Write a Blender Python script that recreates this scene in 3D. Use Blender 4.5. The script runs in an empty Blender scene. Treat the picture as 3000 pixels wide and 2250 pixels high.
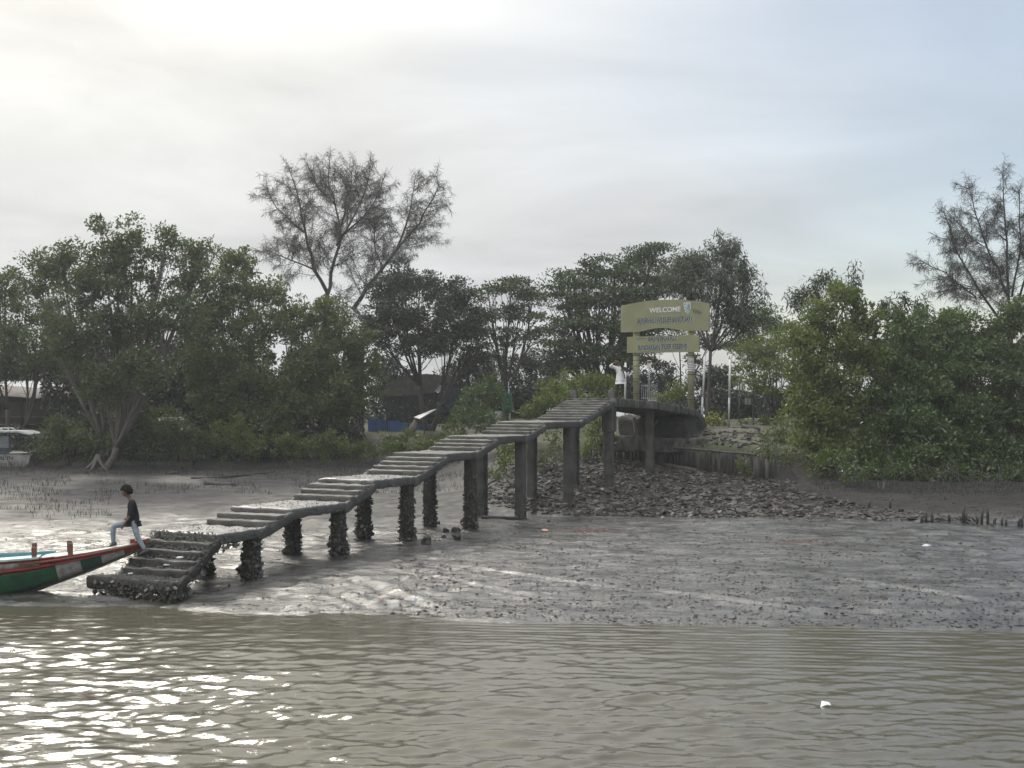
import bpy, bmesh, math, random
import numpy as np
from mathutils import Vector, Matrix

# ------------------------------------------------------------------ camera, sky, sun, exposure
SC = bpy.context.scene
COL = SC.collection
F, H, HY = 4000.0, 5.2, 1150.0          # focal length in photo pixels, eye height above water, horizon row
cam_d = bpy.data.cameras.new('camera'); cam = bpy.data.objects.new('camera', cam_d); COL.objects.link(cam)
cam_d.sensor_width = 36.0; cam_d.lens = 36.0 * F / 3000.0
cam_d.clip_start = 0.1; cam_d.clip_end = 20000.0
cam.location = (0, 0, H); cam.rotation_euler = (math.radians(90) + math.atan(25 / F), 0, 0)
SC.camera = cam

SUN_AZ, SUN_EL = math.radians(-21), math.radians(35)
SUNV = Vector((math.sin(SUN_AZ) * math.cos(SUN_EL), math.cos(SUN_AZ) * math.cos(SUN_EL), math.sin(SUN_EL)))
sd = bpy.data.lights.new('sun', 'SUN'); sd.energy = 0.95; sd.angle = math.radians(11); sd.color = (1.0, 0.93, 0.82)
sun = bpy.data.objects.new('sun', sd); COL.objects.link(sun); sun.location = (-40, 60, 60)
sun.rotation_euler = (-SUNV).to_track_quat('-Z', 'Y').to_euler()

SC.view_settings.view_transform = 'Standard'; SC.view_settings.look = 'None'
SC.view_settings.exposure = 0.3; SC.view_settings.gamma = 1.0; SC.view_settings.use_curve_mapping = False

W = bpy.data.worlds.new('World'); SC.world = W; W.use_nodes = True
nt = W.node_tree; nt.nodes.clear()
def wn(t, **k):
    n = nt.nodes.new(t)
    for a, b in k.items(): setattr(n, a, b)
    return n
def wmath(op, a, b=None, clamp=False):
    n = wn('ShaderNodeMath', operation=op, use_clamp=clamp)
    for i, v in enumerate((a, b)):
        if v is None: continue
        if isinstance(v, (int, float)): n.inputs[i].default_value = v
        else: nt.links.new(v, n.inputs[i])
    return n.outputs[0]
out = wn('ShaderNodeOutputWorld')
sky = wn('ShaderNodeTexSky', sky_type='NISHITA', sun_disc=False)
sky.sun_elevation = SUN_EL; sky.sun_rotation = SUN_AZ; sky.air_density = 1.0; sky.dust_density = 0.6; sky.ozone_density = 1.0
bg1 = wn('ShaderNodeBackground'); bg1.inputs['Strength'].default_value = 0.085
nt.links.new(sky.outputs[0], bg1.inputs['Color'])
tc = wn('ShaderNodeTexCoord')
sep = wn('ShaderNodeSeparateXYZ'); nt.links.new(tc.outputs['Generated'], sep.inputs[0])
dotn = wn('ShaderNodeVectorMath', operation='DOT_PRODUCT'); nt.links.new(tc.outputs['Generated'], dotn.inputs[0]); dotn.inputs[1].default_value = SUNV
sdot = wmath('MAXIMUM', dotn.outputs['Value'], 0.0)
zpos = wmath('MAXIMUM', sep.outputs['Z'], 0.0)
# cloud sheet: direction projected on a flat layer so clouds flatten towards the horizon
den = wmath('ADD', zpos, 0.16)
cx = wmath('DIVIDE', sep.outputs['X'], den); cy = wmath('DIVIDE', sep.outputs['Y'], den)
comb = wn('ShaderNodeCombineXYZ'); nt.links.new(cx, comb.inputs[0]); nt.links.new(cy, comb.inputs[1])
n1 = wn('ShaderNodeTexNoise'); n1.inputs['Scale'].default_value = 0.95; n1.inputs['Detail'].default_value = 7.0; n1.inputs['Roughness'].default_value = 0.52; n1.inputs['Distortion'].default_value = 0.5
nt.links.new(comb.outputs[0], n1.inputs['Vector'])
n2 = wn('ShaderNodeTexNoise'); n2.inputs['Scale'].default_value = 0.42; n2.inputs['Detail'].default_value = 3.0
nt.links.new(comb.outputs[0], n2.inputs['Vector'])
# cloud luminance: overcast gradient (brighter overhead), mottled, brighter round the veiled sun
lum = wmath('MULTIPLY', wmath('MULTIPLY', zpos, zpos), 5.5)
lum = wmath('MULTIPLY', wmath('ADD', lum, 1.0), 0.475)
mott = wmath('ADD', wmath('MULTIPLY', n1.outputs['Fac'], 1.35), 0.32)
lum = wmath('MULTIPLY', lum, mott)
g1 = wmath('MULTIPLY', wmath('POWER', sdot, 7.0), 0.30)
g2 = wmath('MULTIPLY', wmath('POWER', sdot, 60.0), 0.35)
lum = wmath('ADD', lum, wmath('ADD', g1, g2))
ramp = wn('ShaderNodeMixRGB'); ramp.inputs[1].default_value = (0.965, 0.995, 1.03, 1); ramp.inputs[2].default_value = (1.06, 1.0, 0.86, 1)
nt.links.new(wmath('POWER', sdot, 10.0, True), ramp.inputs[0])
bg2 = wn('ShaderNodeBackground'); nt.links.new(ramp.outputs[0], bg2.inputs['Color']); nt.links.new(lum, bg2.inputs['Strength'])
cov = wmath('ADD', wmath('MULTIPLY', n2.outputs['Fac'], 1.5), 0.08)
cov = wmath('SUBTRACT', cov, wmath('MULTIPLY', sep.outputs['X'], 1.55))
lowz = wmath('POWER', wmath('SUBTRACT', 1.0, zpos), 9.0)
cov = wmath('ADD', cov, wmath('MULTIPLY', lowz, 0.4))
cov = wmath('MINIMUM', wmath('MAXIMUM', cov, 0.15), 1.0)
mx = wn('ShaderNodeMixShader'); nt.links.new(cov, mx.inputs[0]); nt.links.new(bg1.outputs[0], mx.inputs[1]); nt.links.new(bg2.outputs[0], mx.inputs[2])
nt.links.new(mx.outputs[0], out.inputs['Surface'])

random.seed(7); RNG = np.random.default_rng(7)

# ------------------------------------------------------------------ helpers
def P(x, y, Y):
    """photo pixel measured at a known depth -> world point"""
    return np.array([(x - 1500.0) / F * Y, Y, H - (y - HY) / F * Y])

def PX(x, Y): return (x - 1500.0) / F * Y

def vnoise(p, seed=0):
    p = np.asarray(p, float); i = np.floor(p).astype(np.int64); f = p - i; f = f * f * (3 - 2 * f)
    def h(a, b, c):
        n = (a * 374761393 + b * 668265263 + c * 1274126177 + seed * 974634777) & 0xffffffff
        n = ((n ^ (n >> 13)) * 1274126177) & 0xffffffff
        n = ((n ^ (n >> 16)) * 2246822519) & 0xffffffff
        return ((n ^ (n >> 15)) & 0xffff) / 32767.5 - 1.0
    r = 0
    for dx in (0, 1):
        wx = f[..., 0] if dx else 1 - f[..., 0]
        for dy in (0, 1):
            wy = f[..., 1] if dy else 1 - f[..., 1]
            for dz in (0, 1):
                wz = f[..., 2] if dz else 1 - f[..., 2]
                r = r + wx * wy * wz * h(i[..., 0] + dx, i[..., 1] + dy, i[..., 2] + dz)
    return r

def n2d(x, y, sx, sy, seed=0, octv=3, gain=0.5):
    r = 0; a = 1.0; fx, fy = 1 / sx, 1 / sy
    for o in range(octv):
        r = r + a * vnoise(np.stack([x * fx, y * fy, np.full_like(x, seed * 7.3 + o)], -1), seed + o)
        a *= gain; fx *= 2.03; fy *= 2.03
    return r

def sstep(a, b, x):
    t = np.clip((x - a) / (b - a), 0, 1); return t * t * (3 - 2 * t)

def origin(o):
    v = np.zeros(3)
    while o is not None:
        v += np.array(o.location); o = o.parent
    return v

def link_mesh(name, V, Fc, mat, parent=None, smooth=False, attrs=None):
    """V world coordinates"""
    V = np.asarray(V, float).reshape(-1, 3)
    if parent is not None: V = V - origin(parent)
    me = bpy.data.meshes.new(name)
    if isinstance(Fc, np.ndarray):
        nf, k = Fc.shape
        me.vertices.add(len(V)); me.vertices.foreach_set('co', V.astype(np.float32).ravel())
        me.loops.add(nf * k); me.loops.foreach_set('vertex_index', Fc.astype(np.int32).ravel())
        me.polygons.add(nf); me.polygons.foreach_set('loop_start', np.arange(0, nf * k, k, dtype=np.int32))
        me.update(calc_edges=True)
    else:
        me.from_pydata([tuple(v) for v in V], [], Fc); me.update()
    if smooth: me.polygons.foreach_set('use_smooth', np.ones(len(me.polygons), bool))
    if attrs:
        for an, av in attrs.items():
            at = me.attributes.new(an, 'FLOAT', 'POINT'); at.data.foreach_set('value', np.asarray(av, np.float32))
    if mat is not None: me.materials.append(mat)
    o = bpy.data.objects.new(name, me); COL.objects.link(o); o.parent = parent
    return o

def tag(o, label=None, cat=None, group=None, kind=None):
    if label: o['label'] = label
    if cat: o['category'] = cat
    if group: o['group'] = group
    if kind: o['kind'] = kind
    return o

def thing(name, loc, label, cat, group=None):
    o = bpy.data.objects.new(name, None); COL.objects.link(o); o.location = tuple(float(v) for v in loc)
    o.empty_display_size = 0.2
    return tag(o, label, cat, group)

class MB:
    """collects simple solids in world coordinates"""
    def __init__(s): s.V = []; s.Fc = []
    def add(s, V, Fc):
        n = len(s.V); s.V.extend([tuple(map(float, v)) for v in V]); s.Fc.extend([tuple(n + i for i in f) for f in Fc]); return s
    def hexa(s, c):      # c: 8 corners, bottom 4 (ccw) then top 4
        return s.add(c, [(3, 2, 1, 0), (4, 5, 6, 7), (0, 1, 5, 4), (1, 2, 6, 5), (2, 3, 7, 6), (3, 0, 4, 7)])
    def box(s, c, size, ax=(1, 0, 0), ay=(0, 1, 0), az=(0, 0, 1)):
        c = np.array(c, float); ax, ay, az = (np.array(a, float) * l / 2 for a, l in zip((ax, ay, az), size))
        return s.hexa([c - ax - ay - az, c + ax - ay - az, c + ax + ay - az, c - ax + ay - az,
                       c - ax - ay + az, c + ax - ay + az, c + ax + ay + az, c - ax + ay + az])
    def bar(s, a, b, w, t=None, up=(0, 0, 1)):
        a, b = np.array(a, float), np.array(b, float); d = b - a; L = np.linalg.norm(d); d = d / L
        u = np.array(up, float)
        if abs(d @ u) > 0.97: u = np.array([0, 1.0, 0])
        r = np.cross(d, u); r /= np.linalg.norm(r); u = np.cross(r, d)
        return s.box((a + b) / 2, (L, w, t or w), d, -r, u)
    def tube(s, pts, rad, n=6, cap=True, jit=0.0):
        pts = [np.array(p, float) for p in pts]
        if isinstance(rad, (int, float)): rad = [rad] * len(pts)
        V = []; k = len(pts); prev = None
        for i, p in enumerate(pts):
            d = pts[min(i + 1, k - 1)] - pts[max(i - 1, 0)]; d = d / (np.linalg.norm(d) + 1e-9)
            if prev is None:
                u = np.array([0, 0, 1.0]) if abs(d[2]) < 0.9 else np.array([1.0, 0, 0])
                r = np.cross(d, u)
            else: r = prev - d * (prev @ d)
            r = r / (np.linalg.norm(r) + 1e-9); prev = r; u = np.cross(r, d)
            for j in range(n):
                a = 2 * math.pi * j / n; q = rad[i] * (1 + (random.uniform(-jit, jit) if jit else 0))
                V.append(p + q * (math.cos(a) * r + math.sin(a) * u))
        Fc = []
        for i in range(k - 1):
            for j in range(n):
                a, b = i * n + j, i * n + (j + 1) % n
                Fc.append((a, a + n, b + n, b))
        if cap: Fc.append(tuple(range(n))); Fc.append(tuple((k - 1) * n + j for j in reversed(range(n))))
        return s.add(V, Fc)
    def prism(s, pts, ext):     # planar polygon (3d points) extruded by vector
        pts = [np.array(p, float) for p in pts]; n = len(pts); e = np.array(ext, float)
        return s.add(pts + [p + e for p in pts], [tuple(range(n)), tuple(n + i for i in reversed(range(n)))] +
                     [(i, n + i, n + (i + 1) % n, (i + 1) % n) for i in range(n)])
    def build(s, name, mat, parent=None, smooth=False):
        return link_mesh(name, np.array(s.V), s.Fc, mat, parent, smooth)

def lumpy(corners, r=0.05, step=0.12, amp=0.015, nscale=0.25, seed=1):
    """rounded, eroded block from 8 corners -> V,F"""
    c = np.array(corners, float)
    l = np.array([np.linalg.norm(c[1] - c[0]), np.linalg.norm(c[3] - c[0]), np.linalg.norm(c[4] - c[0])])
    r = min(r, 0.45 * l.min())
    def params(L):
        n = max(1, int(round((L - 2 * r) / step)))
        return np.concatenate([[0, r * 0.45 / L], np.linspace(r / L, 1 - r / L, n + 1), [1 - r * 0.45 / L, 1]])
    pr = [params(L) for L in l]
    idx = {}; pts = []; faces = []
    def vid(q):
        k = tuple(np.round(q, 5))
        if k not in idx: idx[k] = len(pts); pts.append(q)
        return idx[k]
    for ax in range(3):
        a, b = [(1, 2), (2, 0), (0, 1)][ax]
        for side in (0.0, 1.0):
            ids = []
            for u in pr[a]:
                row = []
                for v in pr[b]:
                    q = [0, 0, 0]; q[ax] = side; q[a] = u; q[b] = v; row.append(vid(q))
                ids.append(row)
            for i in range(len(pr[a]) - 1):
                for j in range(len(pr[b]) - 1):
                    f = (ids[i][j], ids[i + 1][j], ids[i + 1][j + 1], ids[i][j + 1])
                    faces.append(f if side else f[::-1])
    q = np.array(pts); m = (q - 0.5) * l; inner = np.clip(m, -(l / 2 - r), l / 2 - r); d = m - inner
    ln = np.linalg.norm(d, axis=1, keepdims=True); dirn = d / np.maximum(ln, 1e-9)
    q = (inner + dirn * r) / l + 0.5
    w = lambda k: ((q[:, 0] if k[0] else 1 - q[:, 0]) * (q[:, 1] if k[1] else 1 - q[:, 1]) * (q[:, 2] if k[2] else 1 - q[:, 2]))[:, None]
    order = [(0, 0, 0), (1, 0, 0), (1, 1, 0), (0, 1, 0), (0, 0, 1), (1, 0, 1), (1, 1, 1), (0, 1, 1)]
    V = sum(w(k) * c[i] for i, k in enumerate(order))
    ex, ey, ez = (c[1] - c[0]) / l[0], (c[3] - c[0]) / l[1], (c[4] - c[0]) / l[2]
    nrm = dirn[:, :1] * ex + dirn[:, 1:2] * ey + dirn[:, 2:] * ez
    V = V + nrm * (amp * (vnoise(V / nscale, seed) + 0.6 * vnoise(V / (nscale * 0.4), seed + 5)))[:, None]
    return V, np.array(faces)

# ------------------------------------------------------------------ materials
def mat(name, c1, c2=None, scale=4.0, rough=0.8, rough2=None, bump=0.0, bscale=20.0, detail=6.0, stretch=(1, 1, 1), spec=0.5, attr=None, trans=0.0, coords='Object', bdist=0.02, sharp=(0.35, 0.65), metal=0.0):
    m = bpy.data.materials.new(name); m.use_nodes = True; t = m.node_tree; N = t.nodes; Lk = t.links
    b = N['Principled BSDF']; b.inputs['Roughness'].default_value = rough; b.inputs['Specular IOR Level'].default_value = spec; b.inputs['Metallic'].default_value = metal
    c2 = c2 or tuple(v * 0.75 for v in c1)
    if attr:
        an = N.new('ShaderNodeAttribute'); an.attribute_name = attr; fac = an.outputs['Fac']
    else:
        co = N.new('ShaderNodeTexCoord'); mp = N.new('ShaderNodeMapping'); mp.inputs['Scale'].default_value = stretch
        Lk.new(co.outputs[coords], mp.inputs[0])
        nz = N.new('ShaderNodeTexNoise'); nz.inputs['Scale'].default_value = scale; nz.inputs['Detail'].default_value = detail
        Lk.new(mp.outputs[0], nz.inputs['Vector'])
        mr = N.new('ShaderNodeMapRange'); mr.inputs[1].default_value, mr.inputs[2].default_value = sharp
        Lk.new(nz.outputs['Fac'], mr.inputs[0]); fac = mr.outputs[0]
    mix = N.new('ShaderNodeMixRGB'); mix.inputs[1].default_value = (*c1, 1); mix.inputs[2].default_value = (*c2, 1)
    Lk.new(fac, mix.inputs[0]); Lk.new(mix.outputs[0], b.inputs['Base Color'])
    if rough2 is not None and not attr:
        rr = N.new('ShaderNodeMapRange'); rr.inputs[3].default_value = rough; rr.inputs[4].default_value = rough2
        Lk.new(fac, rr.inputs[0]); Lk.new(rr.outputs[0], b.inputs['Roughness'])
    if bump and not attr:
        n3 = N.new('ShaderNodeTexNoise'); n3.inputs['Scale'].default_value = bscale; n3.inputs['Detail'].default_value = 5
        Lk.new(mp.outputs[0], n3.inputs['Vector'])
        bp = N.new('ShaderNodeBump'); bp.inputs['Strength'].default_value = bump; bp.inputs['Distance'].default_value = bdist
        Lk.new(n3.outputs['Fac'], bp.inputs['Height']); Lk.new(bp.outputs[0], b.inputs['Normal'])
    if trans:
        tr = N.new('ShaderNodeBsdfTranslucent'); hs = N.new('ShaderNodeMixRGB'); hs.blend_type = 'MULTIPLY'; hs.inputs[0].default_value = 1.0
        hs.inputs[2].default_value = (1.25, 1.35, 0.55, 1); Lk.new(mix.outputs[0], hs.inputs[1]); Lk.new(hs.outputs[0], tr.inputs['Color'])
        ms = N.new('ShaderNodeMixShader'); ms.inputs[0].default_value = trans
        Lk.new(b.outputs[0], ms.inputs[1]); Lk.new(tr.outputs[0], ms.inputs[2]); Lk.new(ms.outputs[0], N['Material Output'].inputs['Surface'])
    return m

M = {}
M['mud'] = mat('wet_mud', (0.05, 0.047, 0.042), (0.105, 0.099, 0.089), 0.7, 0.24, 0.5, 0.7, 9.0, 8, (1, 2.2, 1), 0.55, bdist=0.035, sharp=(.40, .60))
def mud_mat():
    m = M['mud']; t = m.node_tree; N = t.nodes; L = t.links; b = N['Principled BSDF']
    co = N.new('ShaderNodeTexCoord')
    def noise(sc, stretch, det=4, rough=.55):
        mp = N.new('ShaderNodeMapping'); mp.inputs['Scale'].default_value = stretch; L.new(co.outputs['Object'], mp.inputs[0])
        n = N.new('ShaderNodeTexNoise'); n.inputs['Scale'].default_value = sc; n.inputs['Detail'].default_value = det; n.inputs['Roughness'].default_value = rough; L.new(mp.outputs[0], n.inputs['Vector']); return n.outputs['Fac']
    def rng(f, a, b_, c, d):
        r_ = N.new('ShaderNodeMapRange'); L.new(f, r_.inputs[0])
        for i, v in enumerate((a, b_, c, d)): r_.inputs[i + 1].default_value = v
        return r_.outputs[0]
    wet = noise(.55, (1, 1.9, 1), 6, .62)
    at = N.new('ShaderNodeAttribute'); at.attribute_name = 'dry_shade'
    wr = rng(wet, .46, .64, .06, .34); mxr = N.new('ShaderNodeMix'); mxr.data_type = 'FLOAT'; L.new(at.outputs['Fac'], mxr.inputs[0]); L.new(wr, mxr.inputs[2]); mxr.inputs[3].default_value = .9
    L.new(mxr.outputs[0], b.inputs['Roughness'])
    old = b.inputs['Base Color'].links[0].from_socket; mc = N.new('ShaderNodeMixRGB'); L.new(at.outputs['Fac'], mc.inputs[0]); L.new(old, mc.inputs[1]); mc.inputs[2].default_value = (.034, .031, .027, 1); L.new(mc.outputs[0], b.inputs['Base Color'])  # darker colour paints tree shade into the matte, drier mud
    sp = rng(at.outputs['Fac'], 0, 1, .5, .08); L.new(sp, b.inputs['Specular IOR Level'])
    h1 = noise(2.6, (1, 1.8, 1), 8, .65); h2 = noise(14, (1, 1.5, 1), 4, .6)
    bp = N.new('ShaderNodeBump'); bp.inputs['Strength'].default_value = .8; bp.inputs['Distance'].default_value = .11; L.new(h1, bp.inputs['Height']); L.new(rng(wet, .44, .62, .22, .95), bp.inputs['Strength'])
    bp2 = N.new('ShaderNodeBump'); bp2.inputs['Strength'].default_value = .6; bp2.inputs['Distance'].default_value = .025; L.new(h2, bp2.inputs['Height']); L.new(bp.outputs[0], bp2.inputs['Normal'])
    L.new(bp2.outputs[0], b.inputs['Normal']); b.inputs['IOR'].default_value = 1.55
mud_mat()
M['upland'] = mat('upland_soil', (0.10, 0.085, 0.06), (0.06, 0.07, 0.035), 0.5, 0.95, None, 0.6, 6)
M['conc'] = mat('weathered_concrete', (0.105, 0.10, 0.087), (0.06, 0.057, 0.049), 2.2, 0.75, 0.95, 0.8, 22, bdist=0.02, spec=0.25)
M['conc_mud'] = mat('mud_coated_concrete', (0.06, 0.056, 0.048), (0.10, 0.095, 0.082), 2.6, 0.42, 0.75, 0.9, 16, bdist=0.03, spec=0.25)
M['conc_wet'] = mat('barnacled_wet_concrete', (0.03, 0.027, 0.022), (0.07, 0.065, 0.054), 7, 0.45, 0.8, 1.0, 30, bdist=0.03, spec=0.25)
def paint_top_sheen(m, col, lo=.72, hi=1.0):  # wet sky sheen painted in: upward faces get a paler base colour
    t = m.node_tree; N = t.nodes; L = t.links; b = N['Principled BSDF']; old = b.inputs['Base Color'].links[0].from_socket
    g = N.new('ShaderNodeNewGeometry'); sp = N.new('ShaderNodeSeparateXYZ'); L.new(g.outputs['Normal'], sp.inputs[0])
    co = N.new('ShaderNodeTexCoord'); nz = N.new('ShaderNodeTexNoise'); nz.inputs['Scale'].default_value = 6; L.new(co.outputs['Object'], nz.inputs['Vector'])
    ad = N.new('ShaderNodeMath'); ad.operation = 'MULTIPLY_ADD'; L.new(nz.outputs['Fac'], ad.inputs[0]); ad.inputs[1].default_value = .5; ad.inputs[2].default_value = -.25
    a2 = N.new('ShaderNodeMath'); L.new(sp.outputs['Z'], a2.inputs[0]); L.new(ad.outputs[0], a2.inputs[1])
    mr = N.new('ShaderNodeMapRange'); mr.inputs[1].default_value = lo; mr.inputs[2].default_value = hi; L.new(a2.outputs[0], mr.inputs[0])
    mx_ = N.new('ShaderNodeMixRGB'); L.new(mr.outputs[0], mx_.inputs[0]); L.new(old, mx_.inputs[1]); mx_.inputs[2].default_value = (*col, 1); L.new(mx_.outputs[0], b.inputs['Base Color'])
paint_top_sheen(M['conc_mud'], (.14, .132, .116)); paint_top_sheen(M['conc'], (.15, .142, .126)); paint_top_sheen(M['conc_wet'], (.10, .095, .082))
M['landing'] = mat('wet_landing_top', (0.05, 0.047, 0.041), (0.085, 0.08, 0.07), 2.6, 0.27, 0.5, 0.6, 16, bdist=0.02, spec=0.7)
M['deckc'] = mat('deck_concrete', (0.145, 0.138, 0.122), (0.045, 0.042, 0.037), 3.2, 0.85, 0.95, 0.8, 18, bdist=0.02, stretch=(1, 1, 0.5), spec=0.25)
paint_top_sheen(M['landing'], (.17, .162, .146))  # landing tops also coloured paler as painted sheen
M['shell'] = mat('oyster_shell', (0.04, 0.036, 0.03), (0.13, 0.122, 0.105), 9, 0.6, 0.35, 0.4, 30)
M['brick'] = mat('dark_brick_rubble', (0.062, 0.056, 0.047), (0.12, 0.11, 0.094), 2.0, 0.72, 0.5, 0.6, 14, spec=0.15)
M['brick2'] = mat('pale_brick_rubble', (0.085, 0.08, 0.073), (0.05, 0.047, 0.043), 3.0, 0.75, 0.55, 0.6, 14, spec=0.15)
M['brick_red'] = mat('reddish_brick_rubble', (0.075, 0.053, 0.042), (0.045, 0.041, 0.036), 3.0, 0.75, 0.55, 0.6, 14, spec=0.15)
M['wood'] = mat('grey_driftwood', (0.095, 0.086, 0.073), (0.045, 0.04, 0.034), 3.5, 0.85, None, 0.6, 12, stretch=(1, 1, 0.3))
M['wood_d'] = mat('dark_wet_timber', (0.045, 0.04, 0.035), (0.024, 0.022, 0.02), 3.0, 0.7, None, 0.6, 12)
M['bark'] = mat('mangrove_bark', (0.17, 0.15, 0.125), (0.09, 0.08, 0.065), 3.0, 0.9, None, 0.8, 10, stretch=(1, 1, 0.35))
M['bark_d'] = mat('dark_bark', (0.07, 0.06, 0.05), (0.045, 0.04, 0.034), 3.0, 0.9, None, 0.7, 10, stretch=(1, 1, 0.35))
M['soil_d'] = mat('dark_earth', (0.06, 0.053, 0.045), (0.035, 0.032, 0.028), 2.0, 0.95, None, 0.9, 7, bdist=0.06)
def leafm(name, c1, c2, trans=0.36, rough=0.38, spec=0.5): return mat(name, c1, c2, rough=rough, attr='rnd', trans=trans, spec=spec)
M['leaf_l'] = leafm('leaf_grey_green', (0.055, 0.078, 0.032), (0.095, 0.125, 0.05))
M['leaf_ol'] = leafm('leaf_olive', (0.075, 0.092, 0.032), (0.12, 0.14, 0.05))
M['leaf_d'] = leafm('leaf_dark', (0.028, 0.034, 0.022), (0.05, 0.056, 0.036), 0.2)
M['leaf_r'] = leafm('leaf_rain_tree', (0.036, 0.062, 0.026), (0.07, 0.10, 0.04), 0.25)
M['leaf_e'] = leafm('leaf_eucalypt', (0.042, 0.058, 0.032), (0.075, 0.09, 0.05), 0.25)
M['leaf_g'] = leafm('leaf_bright_green', (0.075, 0.105, 0.028), (0.155, 0.185, 0.052), 0.4)
M['leaf_m'] = leafm('leaf_mid_green', (0.06, 0.092, 0.03), (0.10, 0.14, 0.045), 0.32)
M['leaf_y'] = leafm('leaf_yellow', (0.20, 0.20, 0.03), (0.14, 0.16, 0.04), 0.3)
M['needle'] = leafm('casuarina_needle', (0.026, 0.028, 0.021), (0.045, 0.047, 0.035), 0.1)
M['litter'] = mat('leaf_litter', (0.022, 0.018, 0.015), (0.05, 0.04, 0.032), 5, 0.85, spec=0.15)
M['litter_r'] = mat('red_leaf_litter', (0.17, 0.06, 0.04), (0.08, 0.05, 0.04), 6, 0.7)
M['sign'] = mat('olive_sign_paint', (0.245, 0.24, 0.13), (0.205, 0.20, 0.11), 1.6, 0.6, None, 0.1, 20)
M['post'] = mat('olive_post_paint', (0.29, 0.29, 0.155), (0.21, 0.208, 0.115), 3.0, 0.65, None, 0.2, 20)
M['band'] = mat('dark_band', (0.07, 0.07, 0.05))
M['white'] = mat('white_paint', (0.72, 0.71, 0.68), (0.6, 0.59, 0.56), 5, 0.55)
M['teal'] = mat('dark_teal_letter', (0.02, 0.045, 0.055), (0.03, 0.06, 0.07), 5, 0.6)
M['silver'] = mat('pale_letter_edge', (0.55, 0.57, 0.56), (0.45, 0.47, 0.46), 5, 0.5)
M['red'] = mat('red_paint', (0.30, 0.028, 0.022), (0.18, 0.03, 0.022), 5, 0.45, 0.7)
M['redwood'] = mat('worn_red_wood', (0.20, 0.05, 0.03), (0.11, 0.06, 0.04), 7, 0.6, None, 0.3, 30)
M['green'] = mat('green_hull_paint', (0.02, 0.135, 0.055), (0.03, 0.08, 0.045), 3.5, 0.4, 0.7)
M['tealhull'] = mat('bluegreen_hull_paint', (0.03, 0.10, 0.075), (0.025, 0.075, 0.06), 3, 0.45)
M['hullwhite'] = mat('hull_white_paint', (0.52, 0.50, 0.47), (0.26, 0.24, 0.21), 6, 0.5)
M['oldwhite'] = mat('grimy_white_paint', (0.30, 0.29, 0.27), (0.18, 0.17, 0.155), 2.5, 0.7)
M['mint'] = mat('mint_paint', (0.36, 0.58, 0.50), (0.25, 0.42, 0.37), 5, 0.5)
M['skyblue'] = mat('light_blue_paint', (0.16, 0.36, 0.42), (0.11, 0.26, 0.31), 4, 0.5)
M['tar'] = mat('tarred_keel', (0.05, 0.045, 0.04), (0.09, 0.085, 0.075), 5, 0.6)
M['skin'] = mat('skin', (0.17, 0.085, 0.05), (0.14, 0.07, 0.042), 8, 0.5)
M['hair'] = mat('black_hair', (0.012, 0.011, 0.01), (0.02, 0.018, 0.016), 20, 0.95, None, 0.6, 60, spec=0.05)
M['navy'] = mat('black_shirt', (0.012, 0.013, 0.017), (0.022, 0.024, 0.03), 6, 0.9, None, 0.3, 15, spec=0.1)
M['jeans'] = mat('faded_jeans', (0.12, 0.155, 0.19), (0.24, 0.28, 0.31), 7, 0.85, None, 0.4, 14)
M['shirtw'] = mat('white_shirt', (0.70, 0.68, 0.66), (0.6, 0.58, 0.56), 6, 0.8, None, 0.4, 14)
M['black'] = mat('black_cloth', (0.014, 0.013, 0.014), (0.024, 0.023, 0.024), 8, 0.8, None, 0.3, 18)
M['shoe'] = mat('dark_shoe', (0.05, 0.035, 0.03), (0.03, 0.025, 0.022), 10, 0.6)
M['gun'] = mat('rifle_wood_metal', (0.05, 0.028, 0.02), (0.02, 0.017, 0.016), 10, 0.45)
M['bluetin'] = mat('blue_tin', (0.07, 0.15, 0.33), (0.05, 0.10, 0.22), 2.5, 0.55, None, stretch=(1, 1, 0.3))
M['tin'] = mat('grey_tin', (0.42, 0.43, 0.44), (0.28, 0.28, 0.28), 2.5, 0.45)
M['rusttin'] = mat('rusty_tin', (0.42, 0.36, 0.30), (0.28, 0.24, 0.20), 2.5, 0.6)
M['thatch'] = mat('old_thatch', (0.10, 0.09, 0.07), (0.06, 0.055, 0.045), 3, 0.95, None, 0.9, 12)
M['dwall'] = mat('dark_wall', (0.05, 0.05, 0.052), (0.035, 0.035, 0.04), 2, 0.9)
M['bluewall'] = mat('slate_blue_wall', (0.045, 0.055, 0.075), (0.03, 0.036, 0.048), 2, 0.9)
M['lattice'] = mat('grey_lattice', (0.20, 0.19, 0.18), (0.14, 0.13, 0.125), 5, 0.8)
M['net'] = mat('green_netting', (0.02, 0.085, 0.06), (0.03, 0.11, 0.075), 5, 0.8)
M['rail'] = mat('galvanised_rail', (0.34, 0.36, 0.37), (0.26, 0.28, 0.29), 5, 0.45, metal=0.2)
M['dark'] = mat('dark_steel', (0.03, 0.03, 0.03), (0.045, 0.045, 0.045), 5, 0.6)
M['glass'] = mat('dusty_glass', (0.10, 0.12, 0.12), (0.14, 0.16, 0.16), 3, 0.2)
M['orange'] = mat('orange_plastic', (0.62, 0.16, 0.05), (0.55, 0.45, 0.35), 14, 0.5)
M['plwhite'] = mat('white_plastic', (0.7, 0.7, 0.68), (0.55, 0.55, 0.53), 14, 0.5)
M['plblue'] = mat('pale_blue_plastic', (0.35, 0.48, 0.6), None, 14, 0.5)

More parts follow.
